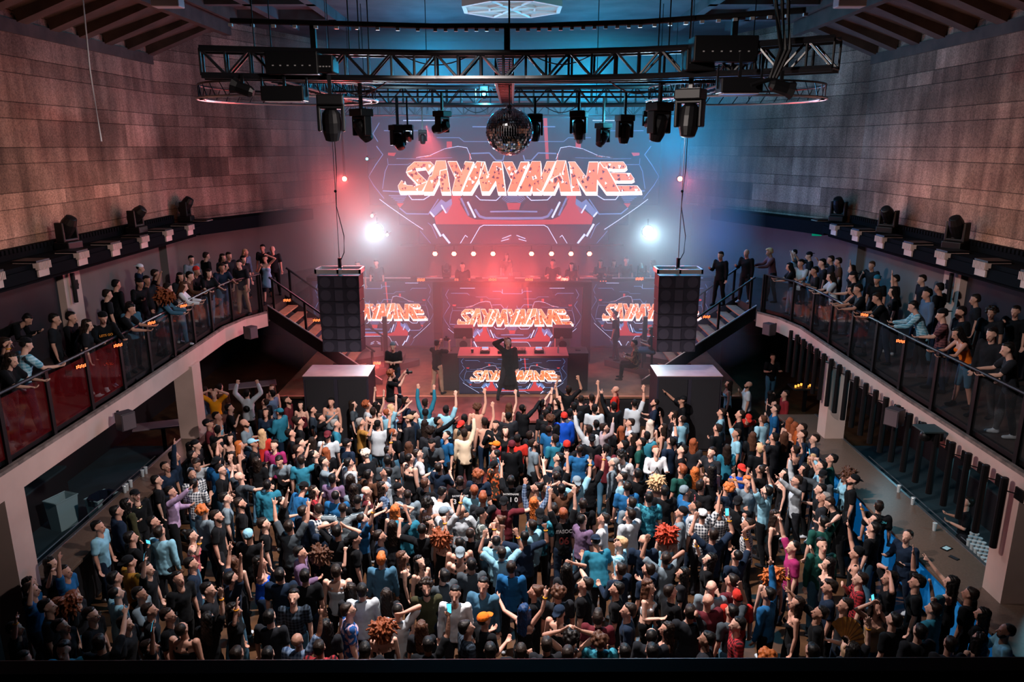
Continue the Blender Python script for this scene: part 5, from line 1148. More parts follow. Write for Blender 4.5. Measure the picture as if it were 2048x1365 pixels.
# ---------------------------------------------------------------- who stands where (head position as seen, facing, hair, clothes, arms, extras)
CROWD = """
364 785 R l black.k ud|427 788 F s yellow.t hh|411 782 B s plaidblue.t dd|440 776 B s brown.t dd|494 788 B s ltgrey.j UU emblem|544 778 F l-brown black.k dd|543 789 L s plaidblue.t bd|530 806 L z black.t dd|535 827 F l navy.l dd|556 826 L c-teal teal.h bb
577 802 R s maroon.t dd bd|411 817 R s black.t cd|421 834 R s ltblue.k bd|403 849 R c-black maroon.t dd|434 860 B s black.t dd|489 848 R b grey.t bb bd|524 868 B l-blonde red.t dd|461 878 F l black.k dd|481 892 R l-orange black.k dd|504 888 R c-ltblue black.l bd
548 892 F s magenta.t dd gl|581 868 R s black.t dd|355 895 R l grey.t dd|391 890 R C-black black.t bd SUR|435 897 R s black.t hn|387 914 BR s black.t dd|462 915 F l black.k bd|514 924 B l black.t dd|558 924 F s grey.t bb lean|594 843 R s black.t dd
434 925 B C-black blue.t dd|597 899 R s dark.t dd|606 803 F l maroon.k dd|666 800 F s grey.k dd fat|624 821 R s plaiddk.t dd|641 837 R u black.t fd|598 844 R s black.t bd|671 849 R s-grey teal.t bd|655 872 B C-maroon ltgrey.t dd|713 798 R l dkgrey.t dd f
737 811 R q-auburn ltgrey.t dd|747 824 B s black.k dd|757 803 BR l black.k uu ph|775 826 BR z-auburn ltblue.t ud phc|784 817 R l-blonde bluefl.k fd|816 795 R s navy.t dd|818 840 L c-tan dark.l bd|832 831 R s navy.j dd|722 846 R s-grey gold.t wd|756 849 B z ltgrey.t dd fat bluep
787 867 BR z-auburn black.t dP ph|694 888 BR c-black navy.t dd fat|652 905 B l-auburn black.t dd|733 911 BL q-white black.t bb lean|777 904 R s black.t ud ph|775 922 B Q dkgrey.t dd|820 918 BR z black.k dd fat|836 909 R s white.t bd|625 884 B l black.l dd|601 888 R s black.t wd
603 921 B s teal.t pd|648 925 R s grey.t pd ph gl|698 927 BR s ltgrey.t dd|629 911 R z black.t bw gl|818 894 B l-brown dark.t dd|853 800 B s teal.l uu|848 828 B c-black ltblue.t bd|893 820 B s ltblue.t ud|876 844 R s black.l fd phc|954 816 B q-brown tan.n ud
924 851 BR C-red tan.t dd|929 868 B s cream.l ud ph|973 846 B s tan.n ud ph|987 851 F s black.h cd|1011 864 F l black.t dd|1016 833 B z dark.t dd fat|1018 798 B l-brown tan.n ud|1046 817 BR z black.l fd fat d3|1094 826 B s black.t dd|891 873 FL z blue.t dd
865 889 F s dkgrey.t bb lean|992 893 L c-orange red.t od|1022 892 B k-maroon black.l dd|1041 877 B s red.t dd|1056 873 BR s black.t dd|1067 889 R s grey.t dd bd|990 911 L z ltblue.t dd|990 932 BR C-black floral.t dd|851 849 B l black.t dd|860 863 B q dark.t dd
1099 860 BR z blue.t dd|929 838 B s black.t dd|879 936 BR s navy.t cd|1085 781 BR s black.t uf|1137 780 B s black.t UU|1109 797 L s black.t ud|1162 799 B z black.t dd|1184 797 B s black.k ud f|1231 781 L b red.t dd fat|1204 802 B l-brown black.k dd
1189 818 B s ltgrey.t dd|1227 813 B s black.l dP|1269 808 B z ltgrey.t ud fat|1305 799 L z navy.t bb bd fat|1147 814 B s black.t dd|1140 827 B s dkgrey.t dd fat|1124 835 B k-red cobalt.j dd fat|1096 824 B s black.t Ud|1104 838 B q-brown black.t dd|1109 879 BL s teal.t cd
1136 893 B k-red black.t dd|1156 899 B z blue.t kk fat|1178 860 B s ltgrey.l dP ph|1184 879 B C-black black.t dd|1209 857 R s flannel.l Ud|1192 849 B u black.t dd|1242 862 B l-auburn black.t dd|1260 847 L s ltgrey.t bd|1301 849 B l-white white.k dd|1325 857 L l tan.k Ud
1268 878 L l black.t dd|1279 884 L s green.t bd|1293 873 B s bluepat.t dd|1312 903 F s-auburn white.l bb triangle|1342 884 BL s navy.t Pd|1212 899 B s maroon.t dd|1245 892 L s black.t dd|1242 915 FL q white.t dd lean|1227 926 L z-grey grey.l od|1117 917 L s dkgrey.t bd
1363 798 L c-black black.t fd|1387 822 F c-red red.t dd lean2|1443 826 L s ltblue.l dd|1457 769 L l ltblue.k cd|1497 771 L b ltgrey.t cd bd fat|1548 790 R l black.k dd|1566 789 L s plaidred.l dd|1480 830 L z black.t dd|1551 819 L s blue.t cd|1525 840 BL s-brown plaidlt.t dd
1364 840 BL z ltblue.t dd|1435 858 BL s black.t bd|1473 868 L s ltblue.t Pd|1350 874 B c-white dkgrey.t dd|1388 887 BR l-auburn dark.t dd|1365 901 L s black.t wd|1423 906 FL s dark.t cb|1519 899 B g-blonde black.t dd|1548 876 BL s dark.l cc|1568 873 B l-brown black.t dd
1505 873 B l-brown black.t dd|1454 899 B l teal.t dd|1590 901 BL u black.k wd|1346 831 L l dark.t dd|1589 850 B l-auburn tan.k dd|1546 716 F s black.t bb|1615 850 B l-auburn tan.k bd|1652 857 L s rust.t bd|1671 873 L s navy.l dd gl|1615 874 L s navy.l dd
1624 919 FL l-blonde black.t dd|1642 933 L s ltblue.t hd|1730 919 L s green.t pp ph|1708 957 L w-brown ltblue.l bd|1746 957 L C-black black.t dd bd|1645 953 FL c-black dkgrey.t od|1641 981 L s black.t bd|1648 995 L s-grey dark.t dd
317 913 R s navy.l ud|298 935 FR s navy.t dd|314 962 R s black.t dd|342 985 R s lilac.l fb|269 992 FR c-black black.l bd chain|229 1010 BR l olive.l dd|198 1023 BR s navy.h dd|168 1055 R s ltblue.t dd|262 1077 BR s black.l cd phc|320 1065 B s ltblue.l dd
307 1045 R s dark.t wd|385 951 FR z plaidwhite.t dd|389 969 B s plaidwhite.t bb|388 928 F s ltgrey.t dd lean|407 1023 BR q-orange grey.t dd|383 1072 R u rose.k wd|442 941 R s black.t bd gl|479 955 BR b dkgrey.t oo|535 971 B s teal.j dd|456 999 R s grey.t dd
475 1007 R s black.t dd bd|434 1034 R s black.t dd bd|564 1005 R z black.t Pb|608 977 BR C-black blue.l dd lean|628 983 R l plaidred.t wd|608 1024 BR s navy.l dd|639 1021 BL s plaidwhite.t bb lean|528 1049 R s black.t dd|579 1053 B s dkgrey.t PP|651 1055 B b navy.t dd
498 1072 B k-ltblue black.t dd|669 959 B s purple.t dd|672 992 B z blue.t dd fat|700 963 B l black.t dd|705 975 B l grey.t dd|715 1001 B z black.t dd fat|741 951 BR s brown.t dd|741 982 R b maroon.t bd gl|760 978 R l plaidblue.t bd|769 947 L s ltgrey.t dd
797 979 R C-black black.h dd|814 990 B z grey.t dd|852 968 BR s-brown black.t dd|885 987 BR s white.t cd lean|683 1018 B z stripe.t oo|726 1040 R z blue.t Pw ph|680 1065 B s black.t hh|705 1077 R C-black black.t dd|790 1022 B l-orange black.k hd|809 1032 B s teal.h dd
858 1008 BR q white.k od|861 1046 FR l white.k dd|844 1060 B z black.t ww|787 1052 B l dark.t Ud|760 1074 R s navy.l dd|885 1076 BR w-auburn black.k dd|889 1027 BR c-grey ltgrey.t Pd|920 964 B s black.t dd n310|948 982 B s-auburn ltblue.t dd|957 951 B q-auburn navy.t dd
1022 962 B s black.t of n310|966 997 B Q-auburn dark.t cd|1008 1005 B C-black maroon.t od fat|920 1022 B b ltgrey.t kd fat|963 1029 R C-black camo.t bd|998 1043 L u-brown cream.k cc|1074 977 L u dkgrey.t dd m|1068 1006 B l-orange plaidblue.l Pu ph|1113 954 B z black.t uf|1123 979 B s brown.t hh
1107 1018 B s black.t dd|1127 1029 B s-auburn black.t uu nasoc|1074 1036 B C-black bluepat.t dd|1065 1050 BL s ltblue.l dd|1052 1070 B z navy.t ww fat d3|941 1068 B z black.t wd|993 1083 B z ltblue.t cc|1153 964 B C-grey ltblue.t Pd ph|919 1092 B z black.k dd|1179 947 B s black.t Pd
1246 955 L s ltblue.t dd|1254 975 B z blue.t dd fat|1272 949 B s black.t dd|1312 965 B a-blonde white.k dd|1364 941 BL Q-auburn green.t dd|1389 945 B l-orange black.k dd|1402 973 BR s black.t dd|1371 985 R k-grey blue.l dd|1329 983 B s black.t dd|1298 996 B s bluepat.t dd
1262 1006 BL s grey.t dd|1166 1009 B s black.t dd|1389 1014 L s ltgrey.h dd horns|1363 1026 L C-black grey.l dd|1260 1031 BL Q ltgrey.h cd|1164 1041 BR z purple.t dd|1207 1039 L s white.t dd|1192 1084 B C-navy teal.t bb lean fat|1241 1089 L g-blonde plaidlt.l bd|1287 1083 B b navy.t dd
1334 1068 B w-red ltblue.k dd|1482 939 B C-red cobalt.l dd|1495 965 F Q-orange grey.l dd|1521 941 BL z black.t uo|1455 977 BL q-orange navy.t wd|1533 983 BL s ltblue.t UP|1438 1017 F s plaidwhite.t dd|1476 1005 BR C-black black.t cd|1495 1050 L s plaidwhite.t hn|1552 1034 FR l black.k dd
1593 963 L s ltgrey.l uf gl|1569 949 L l black.k cd|1608 940 L l dark.t dd|1646 1045 B s green.t nd fat|1424 940 B l black.k dd|1405 1031 B c-white plaidwhite.t Pd ph|1659 1007 L s black.t bb lean|1750 1041 L l black.k wd|1747 1058 BL s black.t dd|1805 1014 BR s black.t dd n1
1863 1074 FL z navy.l bb phc|1647 1095 F s green.l dd|1654 1125 L l black.k wd|1713 1108 L k-black black.k Pd|1720 1160 L s plaidred.t cd|1779 1158 L s black.t hh|1834 1166 L Q black.t ud
70 1129 R l black.t wd|130 1145 R s blue.t ud|7 1169 R l black.t cd|63 1182 R s blue.t Ud|150 1196 R W-auburn dark.t dd|30 1259 R z black.t Pd|123 1255 R s black.t dd m|183 1232 R s black.t dd gl|50 1322 FR s dark.t dd|127 1302 F s teal.t bd
200 1286 B s black.t fd|260 1126 BR C-black mustard.t xx|293 1139 R s black.t Pd ph|383 1129 R s navy.t dd|357 1159 FR s black.t dd|230 1158 BR s dark.t dd|233 1189 BR z ltblue.t dd|280 1190 R s grey.t cd|297 1226 R s dark.t bd|333 1232 R s black.t dd gl
367 1259 B z black.k dd fat|467 1222 R l black.t Ud|415 1240 B l black.t uc|460 1160 BR s navy.t uP|520 1126 R l cobalt.k ud|467 1126 B l-brown dark.k dd|607 1106 R s purple.h bd|640 1110 BR w-brown black.t wd|560 1150 B s navy.t dd|610 1153 B s black.t dd
673 1143 B s ltgrey.k dd|587 1196 F s plaiddk.t bd|597 1283 B b plaidblue.t Pd|637 1296 B s plaidred.t dd|537 1310 B s black.t dd|258 1246 R s dark.t dd|300 1296 R s black.t ud ph|763 1120 B g-orange denim.l dd|806 1116 R l-brown black.k dd|840 1126 FR l black.k dd
920 1103 B C-grey black.k dd|943 1130 B s dkgrey.t dd|880 1156 BL s dkgrey.l dd|860 1173 F q olive.t dd bd|910 1190 F s white.l dd|966 1173 F s denim.j dd bare|1023 1136 B s blue.l dd|1003 1106 B s ltblue.t UU|733 1180 B s ltgrey.l dd|763 1192 B l dark.t dd
796 1222 B z ltgrey.t nd|690 1226 R s tropic.t dd gl fat|766 1258 B a-auburn black.k dd fat|843 1256 B l-brown dark.t dd|856 1290 B s black.t Pd ph|936 1256 R s plaiddk.l dd|966 1243 BR c-orange black.t bb|1050 1223 BR l-blue black.d Po|1073 1186 L u-brown black.t dd|1113 1186 B q-brown dark.t dd
1133 1140 B l dark.t hd|1170 1170 L s black.t od fat|1120 1226 BR C-navy black.k dd fat|1133 1281 B q white.k hh|1136 1306 B s dark.t dd|1196 1236 B Q maroon.t dd|1200 1281 B q-brown bluepat.t dd|1233 1180 L s black.t dd nnum|1256 1223 L s navy.t dd|1303 1176 FR l-brown white.c bd
1336 1183 R s black.t bd|1296 1140 BL s navy.t bd|1240 1140 BL s navy.l bb|1336 1120 B s grey.t nU|1333 1260 L l black.k dd|1303 1273 B z dark.t dd|1296 1303 B s dark.t dd|1360 1146 L l dark.t dd|1426 1070 B s navy.t UU ph|1419 1120 L l black.t wd
1473 1113 BL z navy.t Ud|1586 1096 L z magenta.t Pd|1463 1163 BL s maroon.t dd|1423 1176 B b grey.t cd|1416 1203 B b maroon.t dd fat|1473 1200 B k-red red.t dd|1466 1223 BL s dkgrey.t Ud|1473 1246 L s plaidred.t dd|1413 1280 L s dark.l wd|1536 1190 BL s blue.l Pd
1543 1153 B a-orange black.k dd|1596 1210 L l black.k ud|1636 1226 L s black.t fd|1659 1176 L Q navy.t dd|1753 1216 F l tan.k hd|1703 1256 L s tan.k bd|1796 1246 BL s black.t pd ph|1866 1220 BL s teal.j hd|1916 1176 BL l black.k fw|1956 1180 BL s black.t dd
1976 1230 BL l black.l dd|1958 1281 B l tan.k xd|2030 1264 L z-dark ltblue.l cd bd|1533 1316 B q-orange dark.t dd|1623 1303 B s dark.t dd|1935 1006 L s black.t bb bar|1706 1300 B l dark.t ud|95 1215 R s dark.t dd|420 1180 R s dark.t dd|700 1180 BL l dark.t dd
475 1310 B s dark.t dd|1380 1225 B s dark.t dd|1690 1212 L s dark.t dd|1830 1260 B s dark.t dd|730 1300 B s dark.t bd|980 1302 B s dark.t dd|1055 1300 B s dark.t cd|1255 1305 B s dark.t dd|1900 1290 B s dark.t dd|660 1250 B l dark.t dd|540 1235 B s dark.t dd|1090 1290 B s dark.t dd
"""
LEFT = """27 640 R s black.l bb lean2|143 636 R s black.l cd|197 645 FR C-black black.l rr lettering|238 634 R s black.t rr lean|257 617 FR l denim.l dd|318 614 R W-auburn denim.l rr lean|52 690 BR C-black plaidlt.t rd|8 733 R l black.t rr|12 690 R s black.t wd|233 570 BR s black.l dd
250 537 R C-white navy.h bb|280 567 FR C-black black.l bd lettering|294 562 FR s dark.t dd|311 549 R s black.t wd|328 580 BR s black.t rr|361 555 FR l dark.t dd|358 582 R l-brown white.l rr|380 553 R s brown.l rd|393 543 FR k-red black.l rr|410 555 FR l black.t rr
383 520 FR s grey.t dd|413 513 BR s black.t dd|438 546 FR s navy.t rr|450 533 R l tan.t rr|458 513 FR s dark.t dd|446 516 FR l dark.t dd|478 529 F s dark.t dd khaki|491 506 FR l-blonde plaidblue.l dd|487 520 FR l dark.t dd|530 518 F u bluefl.d ch bare
525 497 F s dark.t dd|545 500 F b dark.t dd|110 640 R s dark.t dd|170 655 R l dark.t dd|215 590 BR s dark.t dd"""
RIGHT = """1441 512 FL s black.l bd|1493 507 FL b black.l bd|1539 505 L g-blonde plaidmar.l rr|1588 507 L z grey.t dw|1618 512 L C-black black.t pd|1579 534 L l black.t rr|1604 537 FL s ltgrey.t xr|1633 545 L s black.t bb|1644 527 L s dark.t dd|1661 520 L s dark.t pd
1676 524 L s brown.t dd|1661 554 L l ltgrey.t rr|1703 539 L l dark.t dd|1706 553 L C-black black.t Ur|1743 532 FL s-brown dark.t cd|1754 560 FL C-teal black.t dd|1786 584 L l black.t ud|1703 580 L l ltgrey.k rr lean skin|1728 580 L s black.t rr gl|1754 597 L s black.t rr lean
1826 614 L s plaidlt.l rr lean|1854 589 L s plaidblue.l dd|1878 577 BL s black.t dd|1884 630 L C-black plaidmar.t xr|1921 626 L s black.t dd|1915 668 L l orange.k rr lean skin|1983 670 FL s dark.j dd|1983 627 FL q dark.t dd|2034 624 FL s black.t cd|2015 700 L s dark.t rr|2040 560 L s dark.t dd|1790 560 L s dark.t dd|1950 600 L s dark.t dd"""
STAGE = """875 688 BR s black.t pp 1.0 khaki cam|786 694 F k-grey black.t xx 1.15|783 750 R q-auburn black.t pp 1.0 crouch cam|1230 630 L z black.t cd 1.25|1268 688 L s tattoo.l bb 1.35 sit gl|1302 662 L l dark.t bb 1.7 sit skin"""
GALLERY = """1013 514 F l black.t dd|925 533 F s black.t dd|1106 527 F s black.t bb|1143 533 F l black.t bd|1201 527 F l black.t bb|1228 527 F l black.t xx|1253 522 F s black.t dd|1306 527 BL l grey.t bd|752 527 F s dark.t dd|715 530 F s dark.t dd"""
# ---------------------------------------------------------------- placing a person
FACE = {'B': 0, 'L': 78, 'R': -78, 'F': 180, 'BL': 38, 'BR': -38, 'FL': 125, 'FR': -125}
TOPK = {'t': 'tee', 'l': 'long', 'k': 'tank', 'h': 'hoodie', 'j': 'jacket', 'c': 'crop', 'd': 'dress', 'n': None}
TOPW = {'t': 'T-shirt', 'l': 'long-sleeved top', 'k': 'tank top', 'h': 'hoodie', 'j': 'jacket', 'c': 'crop top', 'd': 'dress', 'n': 'bare back'}
HAIRK = {'s': 'short', 'z': 'buzz', 'b': None, 'q': 'curly', 'Q': 'quiff', 'l': 'long', 'u': 'bun', 'w': 'wild', 'W': 'flip', 'a': 'fan', 'g': 'quiff', 'c': 'cap', 'C': 'capback', 'k': 'beanie'}
PEOPLE = []
MADE = []
def part(name, me, c, root, H=None):
    if isinstance(c, str):
        if c in PATT: me = with_mat(me, c, fab(c)); c = (1, 1, 1)
        else: c = PAL[c]
    o = bpy.data.objects.new(name, me); COL.objects.link(o); o.parent = root; o.color = (*c, 1); MADE.append(o)
    if H is not None: o.matrix_local = H
    return o
def text_obj(s, size, m, root, M, extrude=.002, name='lettering'):
    cu = bpy.data.curves.new(name, 'FONT'); cu.body = s; cu.size = size; cu.align_x = 'CENTER'; cu.align_y = 'CENTER'; cu.extrude = extrude; cu.offset = size*.02
    c = bpy.data.objects.new('tmp', cu); SCRATCH.collection.objects.link(c); dg = scratch_graph(); me = bpy.data.meshes.new_from_object(c.evaluated_get(dg)); bpy.data.objects.remove(c)
    me.materials.clear(); me.materials.append(m); o = bpy.data.objects.new(name, me); COL.objects.link(o); o.parent = root; o.matrix_local = M; return o
_slot = {}
def put_person(ent, floor, zone, rnd, dz=0.0):
    LEGS[0] = 'sit' if ' sit' in ent else ('crouch' if ' crouch' in ent else ('wide' if ' wide' in ent else 'stand'))
    tk = ent.split(); px, py = float(tk[0]), float(tk[1]); face = tk[2]; hk, _, hc = tk[3].partition('-'); col, _, ty = tk[4].partition('.'); arms = tk[5]; fl = tk[6:]
    fem = (hk in 'luwWa' or 'f' in fl) and 'm' not in fl; fat = 1.14 if 'fat' in fl else 1.0
    lean = 22 if 'lean' in fl else (62 if 'lean2' in fl else (10 if arms[0] == 'r' else 2))
    pitch = -14 if 'lean' in fl else (6 if zone == 'floor' and face not in ('F', 'FL', 'FR') else (-12 if zone != 'floor' else 4))
    if zone == 'floor' and lean == 2 and rnd.random() < .25: pitch = 15
    sc = (.955 if fem else 1.0)*rnd.uniform(.97, 1.03); scale = sc
    if 'stagez' in fl: pass
    MADE.clear(); me, J, H = body(arms, lean, fem, pitch, fat)
    hc_l = H @ Vector((0, .0, .13)); yaw = radians(FACE[face]+rnd.uniform(-12, 12))
    base = floor+dz
    base -= {'sit': .42, 'crouch': .41}.get(LEGS[0], 0)
    P = atz(px, py, base+scale*hc_l.z); off = Matrix.Rotation(yaw, 3, 'Z') @ (Vector((hc_l.x, hc_l.y, 0))*scale)
    if zone in ('left', 'right'):
        lim = 8.66 if lean >= 10 else 8.75; sg = -1 if zone == 'left' else 1
        if abs(P.x) < lim and P.y < 22.3: P = atx(px, py, sg*lim); off.x = 0; P.y = min(P.y, 22.5)
        if abs(P.x) > 10.9: P.x = sg*10.9
    if zone == 'floor':
        if 'lean2' in fl: P.x, P.y = 6.5, 19.4
        if 'bar' not in fl and P.y < 20.4:
            P.x = min(P.x, 7.3)
            if P.y > 11.9: P.x = max(P.x, -7.75) if P.x > -8.6 else P.x
            elif P.x < -7.9 and 10.7 < P.y: P.x, P.y = -7.95 if P.x > -8.6 else -9.0, P.y
        if -4.2 < P.x < 1.5 and P.y > 19.8: P.y = 19.8
        if 3.8 < abs(P.x) < 6.2 and P.y > 19.9: P.y = 19.9
    root = bpy.data.objects.new('person', me); COL.objects.link(root); root.location = (P.x-off.x, P.y-off.y, base); root.rotation_euler = (0, 0, yaw); root.scale = (scale,)*3
    sk = 3 if 'd3' in fl else rnd.choice((0, 0, 1, 1, 1, 2))
    if fem: sk = rnd.choice((0, 0, 1, 1))
    if not hc or hk in 'cCk': hcol = 'black' if rnd.random() < .6 else 'dark'
    else: hcol = hc
    root.color = (*SKIN[sk], 1)
    T = TOPK[ty]
    if T: part({'tee': 't_shirt', 'long': 'shirt', 'tank': 'tank_top', 'hoodie': 'hoodie', 'jacket': 'jacket', 'crop': 'crop_top', 'dress': 'dress'}[T], cloth(T, arms, lean, fem, fat), col, root)
    short = 'skin' in fl or ('bare' in fl and ty == 'd')
    pc = 'khaki' if 'khaki' in fl else rnd.choice(('black', 'dark', 'black', 'navy', 'denim', 'dark'))
    part('shorts' if short else 'trousers', cloth('shorts' if short else 'pants', arms, lean, fem, fat), 'denim' if 'skin' in fl else pc, root)
    shc = rnd.choice(('black', 'black', 'ltgrey', 'dark'))
    for k_ in ('shoe_r', 'shoe_l'): part('shoe', cloth(k_, arms, lean, fem, 1.0), shc, root)
    hm = HAIRK[hk]
    if hk in 'cCk':
        part('cap' if hk != 'k' else 'beanie', hair(hm), hc or 'black', root, H); part('hair', hair('buzz' if not fem else 'long'), HC[hcol], root, H)
    elif hm:
        part('hair', hair(hm), HC[hcol], root, H)
    if hk in 'ul' and fem and hk == 'u': pass
    if 'bd' in fl: part('beard', hair('beard'), HC['dark'], root, H)
    if 'gl' in fl:
        g = bpy.data.objects.new('glasses', glasses_mesh()); COL.objects.link(g); g.parent = root; g.matrix_local = H
    W = Matrix.Translation(root.location) @ Matrix.Rotation(yaw, 4, 'Z') @ Matrix.Scale(scale, 4)
    if 'horns' in fl:
        mb = MB(); [mb.path([(sx*.05, .03, .25), (sx*.07, .04, .29), (sx*.065, .06, .33)], .01, 6) for sx in (-1, 1)]; o = mb.build('toy_horns', fab('rose'), root); o.matrix_local = H
    if 'chain' in fl:
        mb = MB(); mb.path([(.075*cos(a*pi/8), .03+.085*sin(a*pi/8), 1.44-.05*max(0, sin(a*pi/8))) for a in range(17)], .009, 6); mb.build('necklace', mat('gold_metal', (.8, .6, .3), .3, .9), root)
    bk = lambda z, d=-.137: J['T'] @ Matrix.Translation((0, d*fat, z)) @ Matrix.Rotation(pi/2, 4, 'X')
    wt = mat('print_white', (.8, .82, .85), .7)
    if 'n310' in fl: text_obj('SAYMYNAME', .06, wt, root, bk(1.36, -.134)); text_obj('3 1 0', .15, wt, root, bk(1.23))
    if 'nasoc' in fl: text_obj('//ASOC', .1, mat('print_grey', (.4, .4, .42), .7), root, bk(1.34)); text_obj('06', .2, mat('print_red', (.12, .01, .01), .7), root, bk(1.14))
    if 'n1' in fl: text_obj('DEFNATION', .06, mat('print_teal', (.05, .4, .5), .7), root, bk(1.38, -.134)); text_obj('1', .22, mat('print_teal', (.05, .4, .5), .7), root, bk(1.22))
    if 'emblem' in fl:
        mb = MB(); mb.lathe([(.085, 0), (.08, .004)], n=16); mb.lathe([(.105, 0), (.103, .003)], n=9); o = mb.build('back_emblem', mat('print_crimson', (.5, .03, .04), .7), root); o.matrix_local = J['T'] @ Matrix.Translation((0, -.155, 1.22)) @ Matrix.Rotation(pi/2, 4, 'X')
        text_obj('LOS ANGELES', .035, mat('print_navy', (.02, .04, .08), .7), root, bk(1.36, -.165)) if False else None
    if 'triangle' in fl:
        mb = MB()
        for a, b in (((-.07, -.07), (0, .08)), ((0, .08), (.07, -.07))): mb.path([(a[0], .0, a[1]), (b[0], .0, b[1])], .012, 5)
        o = mb.build('chest_print', M_BLACK, root); o.matrix_local = J['T'] @ Matrix.Translation((0, .142, 1.22))
    if 'lettering' in fl:
        text_obj('LETS GO' if px < 220 else 'PAC-1', .07, mat('print_orange', (.8, .3, .03), .7), root, J['T'] @ Matrix.Translation((0, .14, 1.28)) @ Matrix.Rotation(pi, 4, 'Z') @ Matrix.Rotation(pi/2, 4, 'X'))
    if 'SUR' in fl: text_obj('SURF', .06, wt, root, J['T'] @ Matrix.Translation((0, .142, 1.28)) @ Matrix.Rotation(pi, 4, 'Z') @ Matrix.Rotation(pi/2, 4, 'X'))
    if 'nnum' in fl: mb = MB(); [mb.box((0, 0, i*.035), (.1, .003, .02)) for i in range(3)]; o = mb.build('sleeve_stripes', wt, root); o.matrix_local = J['T'] @ Matrix.Translation((.12, -.12, 1.1))
    if (arms[0] in 'uUPw') and rnd.random() < .3:
        sh, el, wr, fd, hd, sx = J['R']; mb = MB(); mb.path([wr-fd*.03 + Vector((.034*cos(a), .034*sin(a), 0)) for a in [k*pi/4 for k in range(9)]], .009, 5); mb.build('wristband', fab('yellow'), root)
    held = None
    if 'ph' in fl or 'phc' in fl:
        side = 'R' if arms[0] in 'uUPpfc' or arms[1] in 'd' else 'L'
        sh, el, wr, fd, hd, sx = J[side]; c = W @ (wr+fd*.14); held = empty('smartphone', c, cat='smartphone')
        held.rotation_euler = (radians(75), 0, yaw+radians(rnd.uniform(-20, 20))) if 'ph' in fl else (radians(80), radians(80), yaw)
        MB().box((0, 0, 0), (.075, .155, .012)).build('case', M_BLACK, held, bevel=.004)
        lit = rnd.random() < .5 or px in (775, 876)
        MB().box((0, 0, .0075), (.066, .135, .003)).build('screen', mat('phone_screen_lit', (.02, .02, .02), .3, emit=(.1, .6, .9), es=1.6) if lit else M_DARK, held)
    if 'cam' in fl:
        sh, el, wr, fd, hd, sx = J['R']; c = W @ Vector((0, wr.y+.12, wr.z+.1)); held = empty('camera', c, yaw, cat='camera')
        MB().box((0, 0, 0), (.14, .07, .1)).build('body', M_BLACK, held, bevel=.01); mb = MB(); mb.lathe([(.035, 0), (.04, .1), (.038, .11)], (0, .03, 0), (0, 1, 0), n=14); mb.build('lens', M_BLACK, held); MB().box((0, 0, .08), (.05, .05, .05)).build('flash', M_DARK, held)
    PEOPLE.append(dict(o=root, kids=list(MADE), px=px, py=py, zone=zone, face=face, hk=hk, hc=hc, col=col, ty=ty, arms=arms, fl=fl, held=held, fem=fem))
    return root
rnd = random.Random(11)
ents = [e.strip() for L_ in CROWD.strip().splitlines() for e in L_.split('|') if e.strip()]
for e in ents: put_person(e, 0, 'floor', rnd)
for e in LEFT.replace('\n', '|').split('|'): put_person(e, 3.5, 'left', rnd)
for e in RIGHT.replace('\n', '|').split('|'): put_person(e, 3.5, 'right', rnd)
for e in GALLERY.split('|'): put_person(e, 2.8, 'gallery', rnd)
for e in STAGE.split('|'):
    t = e.split(); z = [x for x in t[6:] if x[0].isdigit()][0]; t.remove(z); put_person(' '.join(t), float(z), 'stage', rnd)
# the performer in a long black robe, one hand on the hooded head
rb = put_person('1016 697 F b black.h hd wide', 1.0, 'stage', rnd); rb.scale = (rb.scale[0]*1.1,)*3; rec = PEOPLE[-1]; H = body('hd', 2, False, 4, 1.0)[2]
B = Blob(); B.hull((Vector((0, 0, .97)), (.19, .14, .06)), (Vector((0, -.03, .42)), (.27, .2, .03))); B.hull((Vector((0, -.03, .5)), (.25, .18, .03)), (Vector((-.1, -.1, .22)), (.2, .12, .02))); part('robe', B.finish('robe', .016, 2, wrinkle=.015), 'black', rb).data.materials.append(T_CLOTH)
B = Blob(); B.hull((Vector((0, -.035, .17)), (.1, .105, .1)), (Vector((0, -.06, .0)), (.1, .08, .06))); part('hood', B.finish('hood', .012, 2, wrinkle=.006), 'black', rb, H).data.materials.append(T_CLOTH)
t = empty('microphone', rb.location+Vector((-.32, -.12, .78)), cat='microphone', label='small black microphone held low by the performer in the black robe')
mb = MB(); mb.tube((0, 0, 0), (.03, -.03, .14), .013, .016, n=8); mb.build('handle', M_BLACK, t); mb = MB(); mb.ball((.035, -.035, .16), .027, 10, 6); mb.build('grille', M_STEEL, t)


# ---------------------------------------------------------------- the farthest figures become one crowd, all others keep a label of their own
def apparent(p):
    q = p['o'].location; return 1/(q.y*cos(PITCH)+(CAMZ-q.z-1.6)*sin(PITCH))
PEOPLE.sort(key=lambda p: -apparent(p)+(-9 if p['zone'] == 'stage' else 0))
# nobody stands inside a neighbour: nudge close pairs on the dance floor apart
fl_ = [p for p in PEOPLE if p['zone'] == 'floor']; start = {id(p): p['o'].location.copy() for p in fl_}
for it in range(14):
    for i in range(len(fl_)):
        a = fl_[i]['o']
        for j in range(i+1, len(fl_)):
            b = fl_[j]['o']; dx, dy = b.location.x-a.location.x, b.location.y-a.location.y
            if abs(dx) > .4 or abs(dy) > .4: continue
            d = sqrt(dx*dx+dy*dy)
            if d < .38:
                if d < .01: dx, dy, d = .01, 0, .01
                m_ = (.38-d)*.3; a.location.x -= dx/d*m_; a.location.y -= dy/d*m_; b.location.x += dx/d*m_; b.location.y += dy/d*m_
for p in fl_:
    s0 = start[id(p)]; v = p['o'].location-s0
    if v.length > .22: p['o'].location = s0+v.normalized()*.22; v = p['o'].location-s0
    if p['held'] is not None: p['held'].location = p['held'].location+v
